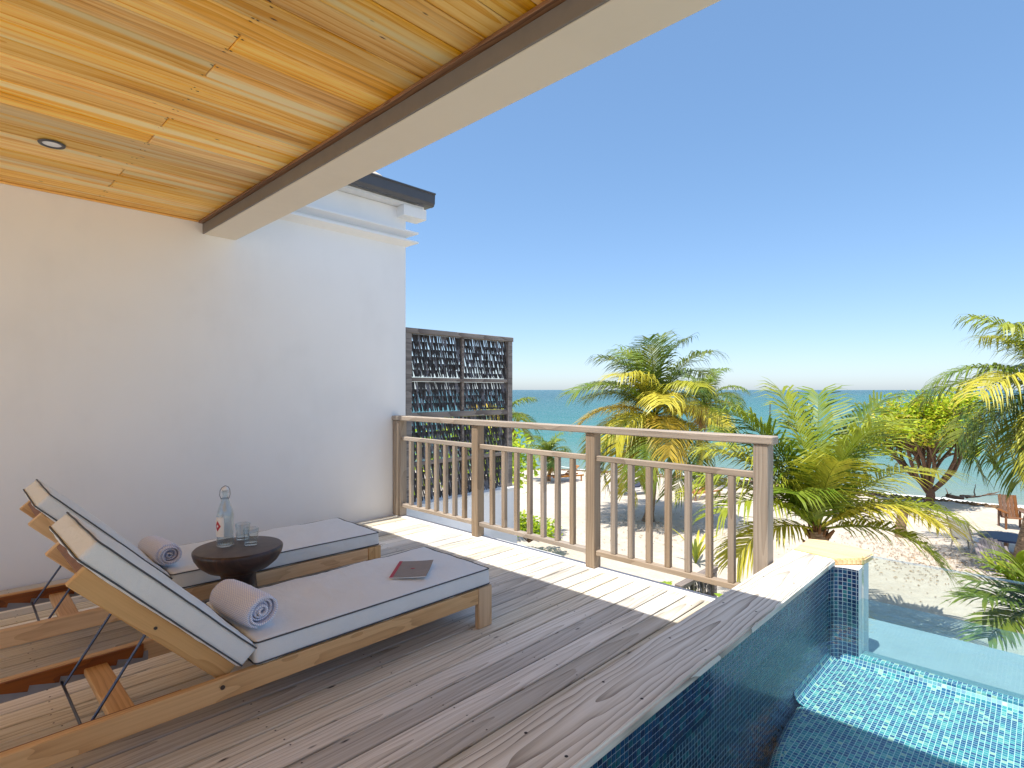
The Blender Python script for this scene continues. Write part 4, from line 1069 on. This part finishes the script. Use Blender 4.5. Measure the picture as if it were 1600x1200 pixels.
gp_ = lambda u, v: place(u, v)
beach_lounger('beach_lounger', 'white beach lounger with dark pad beside the pale bare trunk', gp_(993, 772), R(150), m_ltpad, m_dkpad)
beach_lounger('beach_lounger', 'brown wooden beach lounger under the dark green palm', gp_(1098, 778), R(165), m_beachwood)
beach_lounger('beach_lounger', 'small brown wooden beach lounger near the young palm', gp_(884, 752), R(160), m_beachwood)
def sling_chair(loc, rz, label):
    t = thing('beach_chair', label, 'chair', loc, rz); m_ = m_palebark
    for y_ in (-0.27, 0.27):
        MB().tube([(-0.42, y_, 0.95), (-0.22, y_, 0.38), (0.0, y_, 0.32), (0.38, y_, 0.36)], 0.022, 8).build('side_frame', m_, t)
        MB().tube([(0.36, y_, 0.36), (0.44, y_, 0.0)], 0.022, 8).build('leg', m_, t); MB().tube([(-0.18, y_, 0.34), (-0.30, y_, 0.0)], 0.022, 8).build('leg', m_, t)
        MB().bbox(-0.26, 0.36, y_ - 0.035, y_ + 0.035, 0.56, 0.585, 0.004).build('armrest', m_, t)
    vs = [(x, y_, z + 0.012) for x, z in ((-0.42, 0.95), (-0.22, 0.38), (0.0, 0.31), (0.38, 0.36)) for y_ in (-0.255, 0.255)]
    MB().add(vs, [(0, 1, 3, 2), (2, 3, 5, 4), (4, 5, 7, 6)]).build('sling', m_ltpad, t)
sling_chair(gp_(1512, 862), R(-30), 'pale sling beach chair standing alone on the sand near the stump')
m_blue = plain('navy_painted_top', g(44, 58, 92), 0.5)
def round_table(loc, label, mat, tilt=0.0, rad=0.62, hgt=0.5):
    t = thing('round_beach_table', label, 'table', loc)
    if tilt == 0:
        MB().lathe([(0, hgt), (rad, hgt), (rad, hgt - 0.05), (0, hgt - 0.05)], 40, smooth=False).build('table_top', mat, t)
        MB().lathe([(0.06, hgt - 0.05), (0.05, 0.1), (0.25, 0.03), (0.25, 0)], 16).build('pedestal', m_beachwood, t)
    else:
        for i in range(9):                      # plank disc leaning on its edge
            y0 = -rad + i * 2 * rad / 9; y1 = y0 + 2 * rad / 9 - 0.012; ym = (y0 + y1) / 2; hl = math.sqrt(max(0.02, rad * rad - ym * ym))
            o = MB().bbox(-hl, hl, y0, y1, -0.02, 0.02, 0.004).build('plank', mat, t, (0, 0, rad * math.sin(tilt) + 0.02))
            d = -FW; o.rotation_euler = Matrix.Rotation(math.atan2(d.y, d.x), 4, 'Z').to_euler()
            o.rotation_euler = (Matrix.Rotation(math.atan2(d.y, d.x), 4, 'Z') @ Matrix.Rotation(tilt, 4, 'Y')).to_euler()
m_grplank = wood('grey_plank', g(170, 160, 160), g(136, 126, 128), g(90, 80, 82), 'X', rings=18, vary=0.2, knots=0.1)
round_table(gp_(1572, 866), 'round navy blue topped beach table beside the leaning right palm', m_blue)
round_table(gp_(1553, 890), 'round grey plank disc leaning on its edge before the navy table', m_grplank, R(62), 0.42)
m_redwood = wood('dark_red_wood', g(140, 100, 70), g(108, 72, 48), g(66, 42, 28), 'X', rings=20, rough=0.7, vary=0.2, knots=0.2)
def crate_chair(loc, rz, label):
    t = thing('wooden_beach_chair', label, 'chair', loc, rz)
    for y_ in (-0.3, 0.26):
        MB().bbox(-0.3, -0.24, y_, y_ + 0.05, 0, 0.55, .004).build('leg', m_redwood, t); MB().bbox(0.3, 0.36, y_, y_ + 0.05, 0, 0.55, .004).build('leg', m_redwood, t)
        MB().bbox(-0.34, 0.4, y_ - 0.03, y_ + 0.08, 0.552, 0.58, .004).build('armrest', m_redwood, t)
    for i in range(5): MB().bbox(-0.22 + i * 0.115, -0.12 + i * 0.115, -0.245, 0.255, 0.32 + i * 0.015, 0.345 + i * 0.015, .003).build('seat_slat', m_redwood, t)
    for i in range(5):
        o = MB().bbox(-0.015, 0.015, -0.245 + i * 0.1, -0.155 + i * 0.1, 0, 0.75, .003).build('back_slat', m_redwood, t, (-0.23, 0, 0.33)); o.rotation_euler = (0, R(-18), 0)
crate_chair(gp_(1582, 826), R(200), 'reddish brown wooden armchair on the sand behind the right palm')
pm_ = place(1203, 0, d=62.0); pm_.z = SEA
tag(MB().tube([(0, 0, -1.0), (0, 0, 1.6), (0.05, 0, 3.6)], [0.07, 0.06, 0.05], 8).build('marker_pole', m_bark, None, pm_), 'thin dark marker pole standing in the sea', 'pole')
# driftwood and wrack
rr = random.Random(31)
dw = MB(); p0 = place(1480, 786)
def drift(mb, p, d, L, r_, lvl):
    pts = [p]; q = Vector(p); dd = Vector(d)
    for i in range(5):
        dd = (dd + Vector((rr.gauss(0, .3), rr.gauss(0, .3), rr.gauss(0, .14)))).normalized(); q = q + dd * L / 5; q.z = max(q.z, 0.04); pts.append(q.copy())
    mb.tube(pts, [r_ * (1 - 0.14 * i) for i in range(6)], 7)
    if lvl < 2:
        for k in range(3): drift(mb, pts[rr.randint(2, 5)], (dd + Vector((rr.gauss(0, 1), rr.gauss(0, 1), .2))).normalized(), L * 0.55, r_ * 0.6, lvl + 1)
drift(dw, Vector((0, 0, 0.3)), RT * 0.9 + Vector((0, 0, -0.05)), 2.0, 0.09, 0)
tag(dw.build('driftwood_branch', m_bark, None, p0), 'brown driftwood branch lying right of the broadleaf tree', 'driftwood')
wr = MB()
m_wrack = plain('dry_seaweed', g(112, 88, 62), 0.95, var=0.4, scale=20)
for i in range(1500):
    yv = rr.uniform(-6, 27); band = rr.choice((1.5, 1.7, 3.1)); x = shore_x(yv) - band - rr.gauss(0, 0.16) + 0.4 * math.sin(yv * 0.7)
    z = ground_z(x, yv); s = rr.uniform(0.05, 0.16); a = rr.uniform(0, 3.14)
    ca, sa = math.cos(a) * s, math.sin(a) * s
    wr.add([(x - ca * 1.6, yv - sa * 1.6, z), (x + sa, yv - ca, z), (x + ca * 1.6, yv + sa * 1.6, z), (x - sa, yv + ca, z), (x, yv, z + s * 0.7)], [(0, 1, 4), (1, 2, 4), (2, 3, 4), (3, 0, 4)])
tag(wr.build('seaweed_wrack', m_wrack), 'dark line of dry seaweed along the tide mark', 'seaweed', kind='stuff')
lt = MB(); m_litter = plain('dry_leaf_litter', g(172, 148, 120), 0.9, var=0.35, scale=9)
for i in range(2600):
    c = rr.choice([(1455, 862, 1.5), (1455, 862, 1.5), (1420, 880, 1.3), (1020, 825, 1.2), (1530, 880, 1.2)]); p = place(c[0], c[1])  # real litter; the patches at right also stand in for a branching tree shadow
    x = p.x + rr.gauss(0, c[2]); yv = p.y + rr.gauss(0, c[2]); z = ground_z(x, yv) + 0.015; s = rr.uniform(0.015, 0.045); a = rr.uniform(0, 6.28)
    ca, sa = math.cos(a) * s, math.sin(a) * s
    lt.add([(x - ca, yv - sa, z), (x + sa * .5, yv - ca * .5, z + rr.uniform(0, .03)), (x + ca, yv + sa, z + .01), (x - sa * .5, yv + ca * .5, z + rr.uniform(0, .03))], [(0, 1, 2), (0, 2, 3)])
tag(lt.build('leaf_litter', m_litter), 'brown dry leaves scattered over the sand, partly standing in for tree shadow', 'leaves', kind='stuff')
